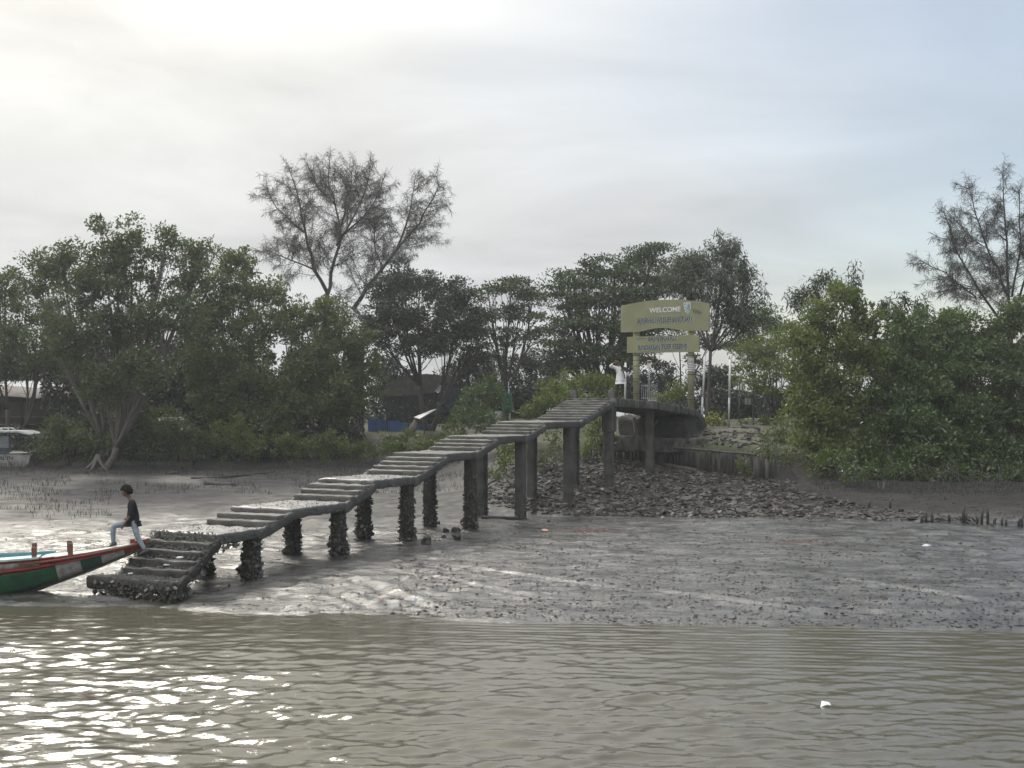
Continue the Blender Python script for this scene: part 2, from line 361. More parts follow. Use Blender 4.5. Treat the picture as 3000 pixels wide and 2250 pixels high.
# ------------------------------------------------------------------ terrain
def yw(X):            # where water meets mud
    return np.interp(X, [-200, -14, -8, -5.5, -2, 0, 5, 11, 200], [36, 33.9, 32.9, 32.0, 31.4, 31.0, 30.3, 29.8, 27]) 
def bulk_y(X): return np.interp(X, [-60, 3.5, 5.3, 11.3, 14, 24, 60], [69, 69, 68, 63.2, 62.2, 62.5, 66])

def ground0(X, Y):
    X = np.asarray(X, float); Y = np.asarray(Y, float)
    D = Y - yw(X)
    zl = np.interp(D, [-40, -6, 0, 3.5, 10, 18, 34, 44, 49, 54, 62, 95, 106, 140], [-6, -1.2, 0, .22, .38, .46, .72, 1.15, 1.8, 2.6, 3.0, 3.0, -0.6, -6])
    k = np.interp(X, [-2, 5, 11.3, 18, 30], [.085, .0925, .067, .05, .045])
    zr = np.interp(D, [-40, -6, 0, 3.5, 10, 20, 60], [-6, -1.2, 0, .2, .36, .50, .52]) + np.clip(Y - 52.5, 0, None) * k
    yb = bulk_y(X)
    up = np.interp(Y - yb, [0.15, 0.6], [0, 1])
    top = np.interp(Y - yb, [0, 5, 40, 55, 90], [2.55, 3.35, 3.4, -0.6, -6])
    steep = sstep(13.4, 12.0, X)
    soft = np.interp(Y - yb, [2.5, 9], [0, 1])
    upm = steep * up + (1 - steep) * soft
    zr = np.where(Y > yb - 1, zr * (1 - upm) + top * upm, zr)
    b = sstep(-4.5, 1.0, X - (Y - 55) * 0.0)
    return zl * (1 - b) + zr * b

def rough_f(X, Y):
    return 0.50 + 0.5 * sstep(3, -6, X) + 0.35 * sstep(9, 14, X)

def ground(X, Y, detail=True):
    z = ground0(X, Y)
    if not detail: return z
    D = Y - yw(X); m = sstep(-3.0, .6, D)
    rf = rough_f(X, Y)
    z = z + m * 0.045 * n2d(X, Y, 3.5, 2.6, 3, 3)
    rid = 1 - np.abs(n2d(X + 0.4 * Y, Y, 1.5, 0.62, 11, 3))
    z = z + m * rf * 0.050 * (rid - 0.6)
    z = z + m * rf * 0.042 * n2d(X, Y, 0.55, 0.30, 17, 2) + m * .03 * np.clip(n2d(X, Y, 2.6, 1.1, 29, 3), 0, 1) * n2d(X, Y, .32, .2, 31, 2)
    z = z + m * 0.008 * n2d(X, Y, 0.22, 0.18, 19, 2)
    z = z + .38 * np.exp(-(((X + 10.7) / 1.1) ** 2 + ((Y - 36.9) / .9) ** 2))
    # dragged ruts running down to the water in front of the stairs
    for (xa, ya, xb, yb_, w, dpt) in ((-4.6, 36.6, -1.9, 32.6, .32, .05), (-5.2, 35.4, -3.4, 32.7, .25, .04), (-3.3, 37.6, 0.8, 33.6, .22, .035), (-2.0, 38.8, 2.6, 35.0, .2, .05), (3.2, 35, 7.2, 31.6, .25, .05), (8.5, 36.5, 11.5, 32.2, .22, .05)):
        dx, dy = xb - xa, yb_ - ya; L2 = dx * dx + dy * dy
        t = np.clip(((X - xa) * dx + (Y - ya) * dy) / L2, 0, 1)
        dist = np.hypot(X - xa - t * dx, Y - ya - t * dy) + 0.06 * n2d(X, Y, .4, .4, 23, 1)
        z = z + dpt * (np.exp(-((dist - w * 1.1) / (w * .5)) ** 2) * .7 - np.exp(-(dist / (w * .6)) ** 2)) * np.sin(np.pi * np.clip(t, .03, .97)) ** .5
    return z

def gz(x, y): return float(ground(np.array([x], float), np.array([y], float))[0])

def grid_mesh(name, xs, ys, zf, m, **k):
    XX, YY = np.meshgrid(xs, ys); ZZ = zf(XX, YY)
    V = np.stack([XX, YY, ZZ], -1).reshape(-1, 3); nx, ny = len(xs), len(ys)
    i = (np.arange(ny - 1)[:, None] * nx + np.arange(nx - 1)[None]).ravel()
    return link_mesh(name, V, np.stack([i, i + 1, i + nx + 1, i + nx], 1), m, smooth=True, **k)

xs = np.concatenate([np.linspace(-200, -36, 30), np.linspace(-34, -18.2, 80), np.arange(-18, 18, .095), np.linspace(18.2, 34, 80), np.linspace(36, 200, 30)])
ys = np.concatenate([np.linspace(-5, 28, 12), np.linspace(28.3, 29.2, 6), np.arange(29.3, 46, .08), np.arange(46, 62, .12), np.arange(62, 70, .15), np.arange(70, 80, .4), np.linspace(81, 140, 30)])
def dry_shade_mask(X, Y):  # mask for drier mud that also carries painted shade near the trees
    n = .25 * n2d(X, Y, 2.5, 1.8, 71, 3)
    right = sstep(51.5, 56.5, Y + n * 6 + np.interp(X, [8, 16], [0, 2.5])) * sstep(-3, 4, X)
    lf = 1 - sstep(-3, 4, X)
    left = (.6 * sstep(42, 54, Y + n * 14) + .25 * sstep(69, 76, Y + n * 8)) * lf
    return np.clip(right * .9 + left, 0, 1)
_XX, _YY = np.meshgrid(xs, ys)
mudo = grid_mesh('mud_bank', xs, ys, ground, M['mud'], attrs={'dry_shade': dry_shade_mask(_XX, _YY).ravel()}); tag(mudo, kind='structure')
# drier upland tops are soil, not mud: second slot by height
mudo.data.materials.append(M['upland'])
cz = np.array([p.center.z for p in mudo.data.polygons]); cyv = np.array([p.center.y for p in mudo.data.polygons])
mudo.data.polygons.foreach_set('material_index', ((cz > 2.2) & (cyv > 60)).astype(np.int32))

# ------------------------------------------------------------------ river
def water_mat():
    m = bpy.data.materials.new('muddy_river'); m.use_nodes = True; t = m.node_tree; b = t.nodes['Principled BSDF']
    b.inputs['Base Color'].default_value = (0.090, 0.080, 0.056, 1); b.inputs['Roughness'].default_value = 0.035; b.inputs['IOR'].default_value = 1.36
    b.inputs['Specular IOR Level'].default_value = 0.5
    co = t.nodes.new('ShaderNodeTexCoord'); mp = t.nodes.new('ShaderNodeMapping'); mp.inputs['Scale'].default_value = (1.0, 2.4, 1); t.links.new(co.outputs['Object'], mp.inputs[0])
    nz = t.nodes.new('ShaderNodeTexNoise'); nz.inputs['Scale'].default_value = 7.0; nz.inputs['Detail'].default_value = 3; t.links.new(mp.outputs[0], nz.inputs['Vector'])
    bp = t.nodes.new('ShaderNodeBump'); bp.inputs['Strength'].default_value = 0.5; bp.inputs['Distance'].default_value = 0.012
    t.links.new(nz.outputs['Fac'], bp.inputs['Height']); t.links.new(bp.outputs[0], b.inputs['Normal'])
    return m
_wr = np.random.default_rng(21)
WAVES = []
for lam0, n, slope in ((1.7, 5, .035), (0.85, 10, .085), (0.5, 16, .125), (0.29, 18, .125)):
    for i in range(n):
        lam = lam0 * _wr.uniform(.75, 1.3); th = math.radians(90) + _wr.normal(0, .42); k = 2 * math.pi / lam
        WAVES.append((k * math.cos(th), k * math.sin(th), _wr.uniform(0, 6.28), slope / k * math.sqrt(2.0 / n) * 1.0, lam))
def wavez(X, Y):
    sh = yw(X) - Y
    calm = 0.30 + 0.70 * sstep(1.0, 9.0, sh)
    patch = 0.78 + 0.45 * n2d(X, Y, 5.0, 3.0, 41, 2) + .35 * np.exp(-((X - .8) / 2.6) ** 2 - ((Y - 20.5) / 3.5) ** 2)
    patch = patch * (1 - 0.45 * sstep(2.5, 8, X + (Y - 24) * .25))
    z = np.zeros_like(X)
    for kx, ky, ph, a, lam in WAVES:
        z = z + a * np.sin(kx * X + ky * Y + ph + 0.8 * n2d(X, Y, 4, 4, int(lam * 50) + 3, 1))
    # fine parallel ripples lapping onto the right shore
    rip = 0.0035 * np.sin((Y + 0.10 * X + 0.12 * n2d(X, Y, 2.2, 1.2, 61, 2)) * 2 * math.pi / 0.34) * sstep(9, 1, sh) * sstep(-6, 1, X)
    fade = sstep(16.2, 17.5, Y) * sstep(15, 13.5, np.abs(X)) * sstep(38, 35, Y)
    return (z * calm * patch + rip) * fade
wx = np.concatenate([np.linspace(-6000, -40, 14), np.linspace(-36, -14.6, 12), np.arange(-14, 14.01, .055), np.linspace(14.6, 36, 12), np.linspace(40, 6000, 14)])
wy = np.concatenate([np.linspace(-400, 14, 10), np.arange(16, 34.6, .055), np.linspace(36, 120, 14), np.geomspace(130, 9000, 16)])
river = grid_mesh('river_water', wx, wy, wavez, water_mat()); tag(river, kind='structure')

# ------------------------------------------------------------------ jetty (stairs of concrete on piles)
SX, SY, DX, DY = -8.3, 33.5, 0.443, 0.896
def J(s, u, z): return np.array([SX + DX * s - DY * u, SY + DY * s + DX * u, z])
def jblock(s0, s1, u0, u1, za0, zb0, za1, zb1):
    """block from s0..s1, u0..u1; bottom za0 (at s0), za1 (at s1); top zb0, zb1"""
    return [J(s0, u0, za0), J(s0, u1, za0), J(s1, u1, za1), J(s1, u0, za1), J(s0, u0, zb0), J(s0, u1, zb0), J(s1, u1, zb1), J(s1, u0, zb1)]
jet = thing('jetty_staircase', J(14, 1.0, gz(*J(14, 1.0, 0)[:2])), 'long weathered concrete jetty staircase climbing on piles from water to gate', 'jetty')
JW = 2.12
def jpart(name, corners, m, r=.05, step=.12, amp=.015, ns=.25, parent=jet):
    V, Fc = lumpy([corners[0], corners[1], corners[2], corners[3]] + corners[4:], r, step, amp, ns, random.randint(0, 9999))
    return link_mesh(name, V, Fc, m, parent, smooth=True)
# (s start, s end of level piece, z)
LAND = [(-.02, .55, .55, 2.85), (1.69, 3.75, 1.57, JW), (4.9, 7.9, 1.97, JW), (9.22, 12.0, 2.52, JW), (13.8, 16.15, 3.15, JW), (17.55, 20.2, 3.62, JW), (21.65, 25.3, 4.06, JW)]
NR = [5, 3, 4, 5, 4, 4, 9]
DECK_S, DECK_E = 28.7, 39.35
def deck_z(s): return 4.95 - .06 * (s - DECK_S) / 3 - .42 * max(0, (s - 31) / 8.3) ** 1.2
for i, (s0, s1, z, w) in enumerate(LAND):
    low = i < 4
    m = (M['landing'] if i < 4 else M['conc_mud']) if i else M['conc_wet']
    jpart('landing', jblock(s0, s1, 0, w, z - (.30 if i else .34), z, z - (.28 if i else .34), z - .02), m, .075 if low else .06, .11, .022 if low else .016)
    # flight above this landing
    e0 = LAND[i + 1][0] if i + 1 < len(LAND) else DECK_S
    zt = LAND[i + 1][2] if i + 1 < len(LAND) else deck_z(DECK_S)
    n = NR[i]; f0 = s1 - (.18 if i else .25)
    mm = M['conc_wet'] if i == 0 else (M['conc_mud'] if i < 5 else M['conc'])
    for k in range(1, n):
        a = f0 + (e0 - f0) * (k - 1 + (0 if i else .1)) / (n - 1) if n > 1 else f0
        a = f0 + (e0 - f0) * (k - .35) / n
        b = f0 + (e0 - f0) * (k + .95) / n
        zz = z + (zt - z) * k / n
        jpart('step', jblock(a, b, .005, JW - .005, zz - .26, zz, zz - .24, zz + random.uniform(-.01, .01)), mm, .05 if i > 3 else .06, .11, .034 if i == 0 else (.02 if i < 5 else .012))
    sl = (zt - z) / (e0 - f0)
    for u0, u1 in ((-.035, .14), (JW - .12, JW + .03)):
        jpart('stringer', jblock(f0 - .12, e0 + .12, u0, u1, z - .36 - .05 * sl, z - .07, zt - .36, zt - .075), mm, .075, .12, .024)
# top deck: three slabs side by side along the walk
ds = [DECK_S, 32.4, 35.8, DECK_E]
for a, b in zip(ds, ds[1:]):
    g = (b - a) * .004
    jpart('deck_slab', jblock(a + g, b - g, -.12 - .28 * (a > 31), JW + .1 + .3 * (a > 31), deck_z(a) - .36, deck_z(a), deck_z(b) - .36, deck_z(b)), M['deckc'], .03, .14, .014)
for u in (.14, JW - .14):
    z0 = deck_z(28.9) - .01
    jpart('stub_post', jblock(28.76, 29.08, u - .15, u + .15, z0, z0 + .36, z0, z0 + .35), M['deckc'], .03, .1, .012)
# piles
PS = [(.35, .40), (3.45, 1.3), (7.63, 1.68), (11.6, 2.24), (15.93, 2.86), (19.95, 3.34), (24.4, 3.8), (28.75, 4.62), (33.4, 4.45), (39.0, 4.1)]
def shells(center, half, z0, z1, n, size, seed):
    """clustered oyster shells standing off a pile face"""
    r = np.random.default_rng(seed); V = []; Fc = []
    ex, ey = np.array([DX, DY, 0]), np.array([-DY, DX, 0])
    for k in range(n):
        f = r.integers(0, 4); t = r.uniform(-1, 1) * half; z = z0 + (z1 - z0) * r.random() ** 1.25
        nx = (ex, -ex, ey, -ey)[f]; tx = (ey, ey, ex, ex)[f]
        c = np.array(center) + nx * (half * .97) + tx * t + np.array([0, 0, z])
        s = size * r.uniform(.5, 1.5) * (1.25 - .5 * (z - z0) / (z1 - z0 + 1e-6))
        d = nx * r.uniform(.4, 1) + tx * r.normal(0, .5) + np.array([0, 0, r.normal(.15, .5)]); d /= np.linalg.norm(d)
        sd_ = np.cross(d, r.normal(size=3)); sd_ /= np.linalg.norm(sd_); up = np.cross(sd_, d)
        b = len(V)
        V += [c - d * s * .2, c + d * s * .45 + sd_ * s * .42, c + d * s * 1.0, c + d * s * .45 - sd_ * s * .42, c + d * s * .45 + up * s * .22]
        Fc += [(b, b + 1, b + 4), (b + 1, b + 2, b + 4), (b + 2, b + 3, b + 4), (b + 3, b, b + 4), (b + 3, b + 2, b + 1, b)]
    return V, Fc
for i, (s, zt) in enumerate(PS):
    for side, u in ((0, .24), (1, JW - .24)):
        if i >= 8: u = .10 if side == 0 else JW + .1
        if i == 9: u = 0.0 if side == 0 else 2.93
        p = J(s, u, 0); zb = gz(p[0], p[1]) - .5
        hw = .17 if i < 9 else .16
        cs = [J(s - hw, u - hw, zb), J(s - hw, u + hw, zb), J(s + hw, u + hw, zb), J(s + hw, u - hw, zb)]
        top = deck_z(s) - .3 if i >= 7 else zt
        ct = [c + np.array([0, 0, top - zb]) for c in cs]
        m = M['conc_wet'] if i < 5 else M['conc']
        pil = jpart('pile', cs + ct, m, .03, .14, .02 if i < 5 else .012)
        if i < 6:
            g0 = zb + .5; hcr = [top - g0, top - g0, (top - g0) * .96, (top - g0) * .9, (top - g0) * .8, (top - g0) * .45][i]
            V, Fc = shells((p[0], p[1], g0 - .05), hw, 0, hcr, int(260 + 150 * hcr) if i < 5 else 120, .105 if i < 4 else .08, i * 2 + side)
            tag(link_mesh('oyster_crust', V, Fc, M['shell'], pil), kind='stuff')
        if i in (5,) and side == 0:   # mud collar
            pass
# upper half collar on the corner pile under the deck
p = J(28.75, .24, 0)
jpart('pile_cap', jblock(28.5, 29.0, -.02, .5, 3.5, 4.62, 3.5, 4.62), M['conc'], .03, .14, .015)
# ragged crust hanging under the lowest platform and lower flights
V, Fc = [], []
r = np.random.default_rng(5)
for k in range(900):
    s, u = r.uniform(0, 2.6), (r.uniform(-.02, 2.6) if r.random() < .75 else r.uniform(-.05, .06)); zc = np.interp(s, [0, .5, 1.6, 2.6], [.22, .25, 1.2, 1.29]) - r.random() * .05
    if r.random() < .5: s = r.uniform(-.06, .06); zc = r.uniform(.12, .45)
    c = J(s, u, zc); d = np.array([r.normal(0, .5), r.normal(-.3, .5), r.uniform(-1.2, .1)]); d /= np.linalg.norm(d)
    sz = r.uniform(.05, .16); sd_ = np.cross(d, r.normal(size=3)); sd_ /= np.linalg.norm(sd_); b = len(V)
    V += [c - d * .04, c + d * sz * .5 + sd_ * sz * .4, c + d * sz, c + d * sz * .5 - sd_ * sz * .4]; Fc += [(b, b + 1, b + 2), (b, b + 2, b + 3)]
tag(link_mesh('hanging_crust', V, Fc, M['shell'], jet), kind='stuff')
# little lumps of barnacle on the wet lower steps
V, Fc = [], []
for k in range(2600):
    s = r.uniform(0, 1.7) if r.random() < .55 else r.uniform(1.7, 12); u = r.uniform(-.05, JW) if s < 1.7 else (r.uniform(-.06, .02) if r.random() < .6 else r.uniform(0, JW))
    zz = np.interp(s, [0, .5, 1.69, 3.6, 4.9, 7.7, 9.22, 12], [.55, .57, 1.57, 1.57, 1.97, 1.97, 2.52, 2.52])
    if u < .02: zz -= r.uniform(.0, .26)
    c = J(s, u, zz + .0); q = r.uniform(.012, .05) if s < 1.8 else r.uniform(.012, .03); b = len(V)
    V += [c + np.array([q, 0, 0]), c + np.array([-q * .6, q, 0]), c + np.array([-q * .6, -q, 0]), c + np.array([0, 0, q * .9])]; Fc += [(b, b + 1, b + 3), (b + 1, b + 2, b + 3), (b + 2, b, b + 3)]
tag(link_mesh('barnacles', V, Fc, M['shell'], jet), kind='stuff')

# ------------------------------------------------------------------ welcome gate
GR = J(39.0, 0.0, 0); GL = J(39.0, 2.93, 0)
WV = np.array([DY, -DX, 0.0])            # along the board, left -> right
NV = np.array([-DX, -DY, 0.0])           # towards the visitor
gate = thing('welcome_gate', (*((GR + GL) / 2)[:2], deck_z(39.0)), 'olive welcome signboard gate on two round posts at jetty head', 'gate')
def B(u, z, off=0.0):                    # board coordinates: u metres from left end of upper board
    return GL + WV * (u - .737) + NV * off + np.array([0, 0, z])
for g, nm in ((GL, 0), (GR, 1)):
    zb = deck_z(39) - .02
    po = MB().tube([g + [0, 0, zb], g + [0, 0, 8.6]], .165, 18).build('post', M['post'], gate, True)
    for zz in ([5.15, 5.75, 5.9, 6.55, 6.85, 7.1] if nm == 0 else [4.85, 5.1, 6.1, 6.75, 7.05]):
        MB().tube([g + [0, 0, zz - .016], g + [0, 0, zz + .016]], .172, 18).build('band', M['band'], po, True)
th = .14
def outline(u0, u1, top, bot):
    us = np.linspace(u0, u1, 25); pts = [B(u, bot(u), .30) for u in us] + [B(u, top(u), .30) for u in us[::-1]]
    return pts
top = lambda u: 9.60 + .27 * (1 - ((u - 2.3) / 2.42) ** 2) + .02 * u / 4.7
def bot(u):
    t = np.clip((u - .95) / 2.5, 0, 1); return 8.28 + .18 * math.sin(math.pi * t) ** 1.3
ub = MB().prism(outline(0, 4.7, top, bot), -NV * th).build('upper_board', M['sign'], gate)
lb = MB().prism([B(u, z, .30) for u, z in ((.34, 7.22), (4.18, 7.22), (4.18, 8.06), (.34, 8.04))], -NV * th).build('lower_board', M['sign'], gate)
Rm = Matrix((( WV[0], 0, NV[0]), (WV[1], 0, NV[1]), (0, 1, 0)))
def text(txt, u0, u1, zc, h, m, parent, name='lettering', off=.312, ext=.006, slant=0.0, rise=0.0, bold=0.0):
    cu = bpy.data.curves.new('t', 'FONT'); cu.body = txt; cu.size = 1; cu.extrude = 0.0; cu.offset = bold
    o = bpy.data.objects.new('t', cu); COL.objects.link(o); dg = bpy.context.evaluated_depsgraph_get()
    me = bpy.data.meshes.new_from_object(o.evaluated_get(dg)); bpy.data.objects.remove(o)
    v = np.array([p.co[:] for p in me.vertices]); fs = [tuple(p.vertices) for p in me.polygons]
    v[:, :2] -= v[:, :2].min(0); v[:, :2] /= v[:, :2].max(0)
    W3 = [B(u0 + (u1 - u0) * (a + slant * (b - .5)), zc - h / 2 + b * h + rise * (a - .5), off) for a, b, _ in v]
    n = len(W3); mb = MB()
    mb.add(W3, fs); ob = mb.build(name, m, parent); bpy.data.meshes.remove(me)
    sol = ob.modifiers.new('t', 'SOLIDIFY'); sol.thickness = ext; sol.offset = 0
    return ob
text('WELCOME', 1.56, 3.22, 9.37, .25, M['white'], ub, rise=.03, bold=.02)
text('SAJNEKHALI WILDLIFE SANCTUARY', .945, 3.895, 8.79, .36, M['silver'], ub, 'letter_shadow', .309, .004, 0, .04, .0)
text('SAJNEKHALI WILDLIFE SANCTUARY', .915, 3.87, 8.815, .36, M['teal'], ub, 'lettering', .318, .006, 0, .04, .014)
text('SAJNEKHALI', 1.53, 3.05, 7.87, .25, M['silver'], lb, 'letter_shadow', .309, .004, 0, .03, .0)
text('SAJNEKHALI', 1.50, 3.02, 7.885, .25, M['teal'], lb, 'lettering', .318, .006, 0, .03, .02)
text('SUNDARBAN TIGER RESERVE', .99, 3.60, 7.47, .27, M['silver'], lb, 'letter_shadow', .309, .004, 0, .05, .0)
text('SUNDARBAN TIGER RESERVE', .96, 3.57, 7.49, .27, M['teal'], lb, 'lettering', .318, .006, 0, .05, .018)
# painted striped big-cat head emblem and faded body stripes
def poly(pts, m, name, parent, off):
    mb = MB(); mb.prism([B(u, z, off) for u, z in pts], NV * .004); return mb.build(name, m, parent)
ue, ze = 3.37, 9.70
poly([(ue, ze), (ue + .36, ze + .02), (ue + .40, ze - .30), (ue + .24, ze - .58), (ue + .10, ze - .46), (ue + .02, ze - .22)], M['silver'], 'emblem_head', ub, .303)
M['emb_blue'] = mat('emblem_blue', (0.30, 0.42, 0.46), (0.22, 0.32, 0.36), 9, 0.6)
poly([(ue + .20, ze - .08), (ue + .34, ze - .10), (ue + .37, ze - .30), (ue + .25, ze - .50), (ue + .17, ze - .30)], M['emb_blue'], 'emblem_cheek', ub, .309)
for a, b_, c_, d_ in ((.03, -.06, .14, -.11), (.05, -.20, .17, -.26), (.09, -.33, .21, -.40), (.15, -.44, .26, -.52), (.22, -.16, .33, -.13), (.24, -.26, .35, -.22), (.27, -.38, .36, -.32), (.10, -.01, .16, -.10), (.24, .0, .29, -.08)):
    poly([(ue + a, ze + b_), (ue + (a + c_) / 2, ze + (b_ + d_) / 2 + .022), (ue + c_, ze + d_), (ue + (a + c_) / 2, ze + (b_ + d_) / 2 - .022)], M['teal'], 'emblem_stripe', ub, .315)
for k in range(5):
    x = ue + .47 + k * .095; z = ze - .30 - k * .035
    poly([(x, z), (x + .035, z + .01), (x + .085, z - .16), (x + .075, z - .29 + .03 * k), (x + .03, z - .14)], M['band'], 'body_stripe', ub, .303)
poly([(.85, 7.93), (1.42, 7.945), (1.42, 7.925), (.85, 7.905)], M['band'], 'grime_streak', lb, .302)
# notice wrapped on the right post, red head line
def wrap(g, z0, z1, m, name, par, rr=.172, a0=-1.2, a1=1.2):
    V, Fc = [], []
    for i in range(9):
        a = a0 + (a1 - a0) * i / 8; d = NV * math.cos(a) + WV * math.sin(a)
        V += [g + d * rr + [0, 0, z0], g + d * rr + [0, 0, z1]]
    Fc = [(2 * i, 2 * i + 2, 2 * i + 3, 2 * i + 1) for i in range(8)]
    o = link_mesh(name, V, Fc, m, par); o.modifiers.new('t', 'SOLIDIFY').thickness = .004; return o
nz_ = wrap(GR, 6.28, 6.92, M['plwhite'], 'notice', gate)
for k in range(7):
    wrap(GR, 6.86 - k * .085, 6.885 - k * .085, M['red'] if k < 3 else M['band'], 'notice_line', nz_, .178, -.95, .95)

# railings behind the gate, lamp box, flagpoles
def thing_mb(name, mb, m, loc, label, cat, part, group=None):
    t = thing(name, loc, label, cat, group); mb.build(part, m, t); return t
gr = thing('grille_gate', P(1900, 1168, 71.5), 'pale steel bar gate leaf standing open behind left post of signboard', 'gate')
a, b = P(1880, 1170, 71.5), P(1925, 1170, 70.6)
for k in range(9):
    q = a + (b - a) * k / 8
    MB().tube([q, q + [0, 0, .78 + .03 * math.sin(k)]], .014, 5).build('bar', M['rail'], gr)
for zz in (.06, .70): MB().bar(a + [0, 0, zz], b + [0, 0, zz], .035).build('rail', M['rail'], gr)
t = thing('white_box', P(1911, 1172, 66.4), 'small white box on deck edge between signboard posts', 'box')
c = np.array(t.location); zt = deck_z(37)
MB().box((c[0], c[1], zt + .16), (.36, .26, .30)).build('body', M['white'], t); MB().box((c[0], c[1], zt + .33), (.42, .32, .05)).build('lid', M['rail'], t)
for (xb, yb, xt, yt, Y, lab) in ((2054, 1262, 2065, 1043, 70, 'tall pale flagpole close beside right end of deck'), (2135, 1262, 2139, 1052, 71.5, 'slender white pole right of the flagpole beside yellow hedge'), (1830, 1265, 1833, 1063, 70.5, 'thin pale pole behind the man in white shirt')):
    p0, p1 = P(xb, yb, Y), P(xt, yt, Y); p0[2] = gz(p0[0], p0[1]) - .1
    t = thing('pole', p0 + [0, 0, .1], lab, 'pole')
    MB().tube([p0, p0 + (p1 - p0) * .45], .055, 8).build('lower_tube', M['rail'], t, True); MB().tube([p0 + (p1 - p0) * .45, p1], .055, 8).build('upper_tube', M['white'], t, True)
    MB().tube([p1, p1 + [0, 0, .05]], .05, 8).build('cap', M['rail'], t, True)

# ------------------------------------------------------------------ bank works: footing wall, palisade, rubble
ab = thing('abutment', J(39, 1.4, 2.6), 'dark earth abutment with pale footing wall under gate end of deck', 'abutment')
V, Fc = lumpy(jblock(37.6, 40.5, -.3, 3.4, 2.2, 3.95, 2.2, 4.05), .2, .16, .10, .5, 3); link_mesh('earth_face', V, Fc, M['soil_d'], ab, True)
for (s0, s1, u0, u1, z0, z1) in ((36.0, 36.4, -.6, 1.2, 2.3, 3.02), (36.1, 36.5, 1.3, 3.3, 2.3, 3.1), (36.6, 37.4, -1.5, -.7, 2.4, 3.0)):
    V, Fc = lumpy(jblock(s0, s1, u0, u1, z0, z1, z0, z1 - .05), .05, .14, .03, .3, int(s0 * 10)); link_mesh('footing_block', V, Fc, M['deckc'], ab, True)
for (a, b) in ((J(37.3, 2.4, 3.9), J(36.4, 1.9, 3.0)), (J(37.4, 1.2, 3.9), J(36.6, 1.5, 3.0))):
    MB().bar(a, b, .16, .14).build('brace', M['conc'], ab)
kw = thing('kerb_wall', P(2120, 1262, 70), 'low grey retaining kerb wall running right from the deck end', 'wall')
for (xa, xb, Y0_, Y1_) in ((2042, 2075, 69.0, 69.4), (2076, 2110, 69.4, 69.9), (2111, 2142, 69.9, 70.4), (2143, 2176, 70.4, 71)):
    a, b = P(xa, 1255, Y0_), P(xb, 1255, Y1_); cs = [a, b, b + [0, .35, 0], a + [0, .35, 0]]
    for q in cs: q[2] = 2.9
    V, Fc = lumpy(cs + [q + [0, 0, .52 + random.uniform(-.03, .03)] for q in cs], .04, .2, .02, .4, int(xa)); link_mesh('wall_block', V, Fc, M['deckc'], kw, True)

pal = thing('palisade', (8.0, 65.7, gz(8, 65.5)), 'curved palisade of weathered wooden stakes with horizontal rails retaining the bank', 'palisade')
def bulk_pt(X): return np.array([X, float(bulk_y(X)), 0])
Xs = 4.0; k = 0
rr_ = random.Random(4)
while Xs < 12.1:
    p = bulk_pt(Xs); zb = gz(p[0], p[1] - .6) - .35; big = rr_.random() < (.18 if Xs < 8 else .45)
    ztop = np.interp(Xs, [4, 5.3, 8, 11.3, 14], [2.62, 2.62, 2.52, 2.30, 2.1]) + rr_.uniform(-.12, .06) + (.12 if big else 0)
    rad = rr_.uniform(.07, .11) if big else rr_.uniform(.035, .06)
    lean = np.array([rr_.uniform(-.06, .06), rr_.uniform(-.05, .02), 0])
    off = np.array([0, -.14 if big else 0, 0])
    MB().tube([p + off + [0, 0, zb], p + off + lean * .5 + [0, 0, (zb + ztop) / 2], p + off + lean + [0, 0, ztop]], [rad, rad * rr_.uniform(.9, 1.1), rad * .9], 7, jit=.12).build('stake', M['wood'] if big else M['wood_d'], pal, True)
    Xs += rad * 2 + rr_.uniform(.01, .07); k += 1
for (Xa, Xb, dz) in ((4.0, 6.6, .02), (6.3, 8.5, .0), (8.2, 11.4, .02), (4.1, 7.4, -.28)):
    pts = [bulk_pt(x) + [0, -.26, np.interp(x, [4, 5.3, 8, 11.3, 14], [2.62, 2.62, 2.52, 2.32, 2.25]) + dz + rr_.uniform(-.02, .02)] for x in np.linspace(Xa, Xb, 6)]
    MB().tube(pts, [.05, .055, .06, .055, .05, .045], 7, jit=.1).build('rail', M['wood'], pal, True)

def brick_mesh(seed):
    r = np.random.default_rng(seed); l = np.array([r.uniform(.14, .30), r.uniform(.09, .17), r.uniform(.03, .065)])
    c = [np.array([x, y, z]) * l / 2 * r.uniform(.72, 1.12, 3) for z in (-1, 1) for (x, y) in ((-1, -1), (1, -1), (1, 1), (-1, 1))]
    mb = MB().hexa(c); return np.array(mb.V), mb.Fc
BV = [brick_mesh(i) for i in range(10)]
def rubble_ok(X, Y):
    yb = float(bulk_y(X)); x = 1500 + F * X / Y
    front = np.interp(x, [1380, 1450, 1560, 1700, 2000, 2300, 2600, 2900], [58, 54.5, 53.0, 52.2, 51.6, 51.2, 50.2, 48.0])
    left = np.interp(Y, [53, 58, 64, 70], [-1.0, -1.6, .2, 2.0])
    back = yb - .2 if x < 2330 else np.interp(x, [2330, 2600, 2900], [58.5, 54.5, 50.2])
    return front < Y < back and X > left
cand = []
rb = np.random.default_rng(31)
while len(cand) < 6500:
    X, Y = rb.uniform(-3, 17), rb.uniform(48, 68)
    if not rubble_ok(X, Y): continue
    x = 1500 + F * X / Y
    if x > 2280 and rb.random() < np.interp(x, [2280, 2600, 2900], [.15, .6, .85]): continue
    cand.append((X, Y))
for k in range(520):   # debris behind the palisade
    X = rb.uniform(7.0, 13.5); cand.append((X, float(bulk_y(X)) + rb.uniform(.6, 4.2)))
rub = thing('rubble_slope', (6.0, 57.0, gz(6, 57)), 'slope of broken dark bricks and stones below the palisade and piles', 'rubble')
bm_me = []
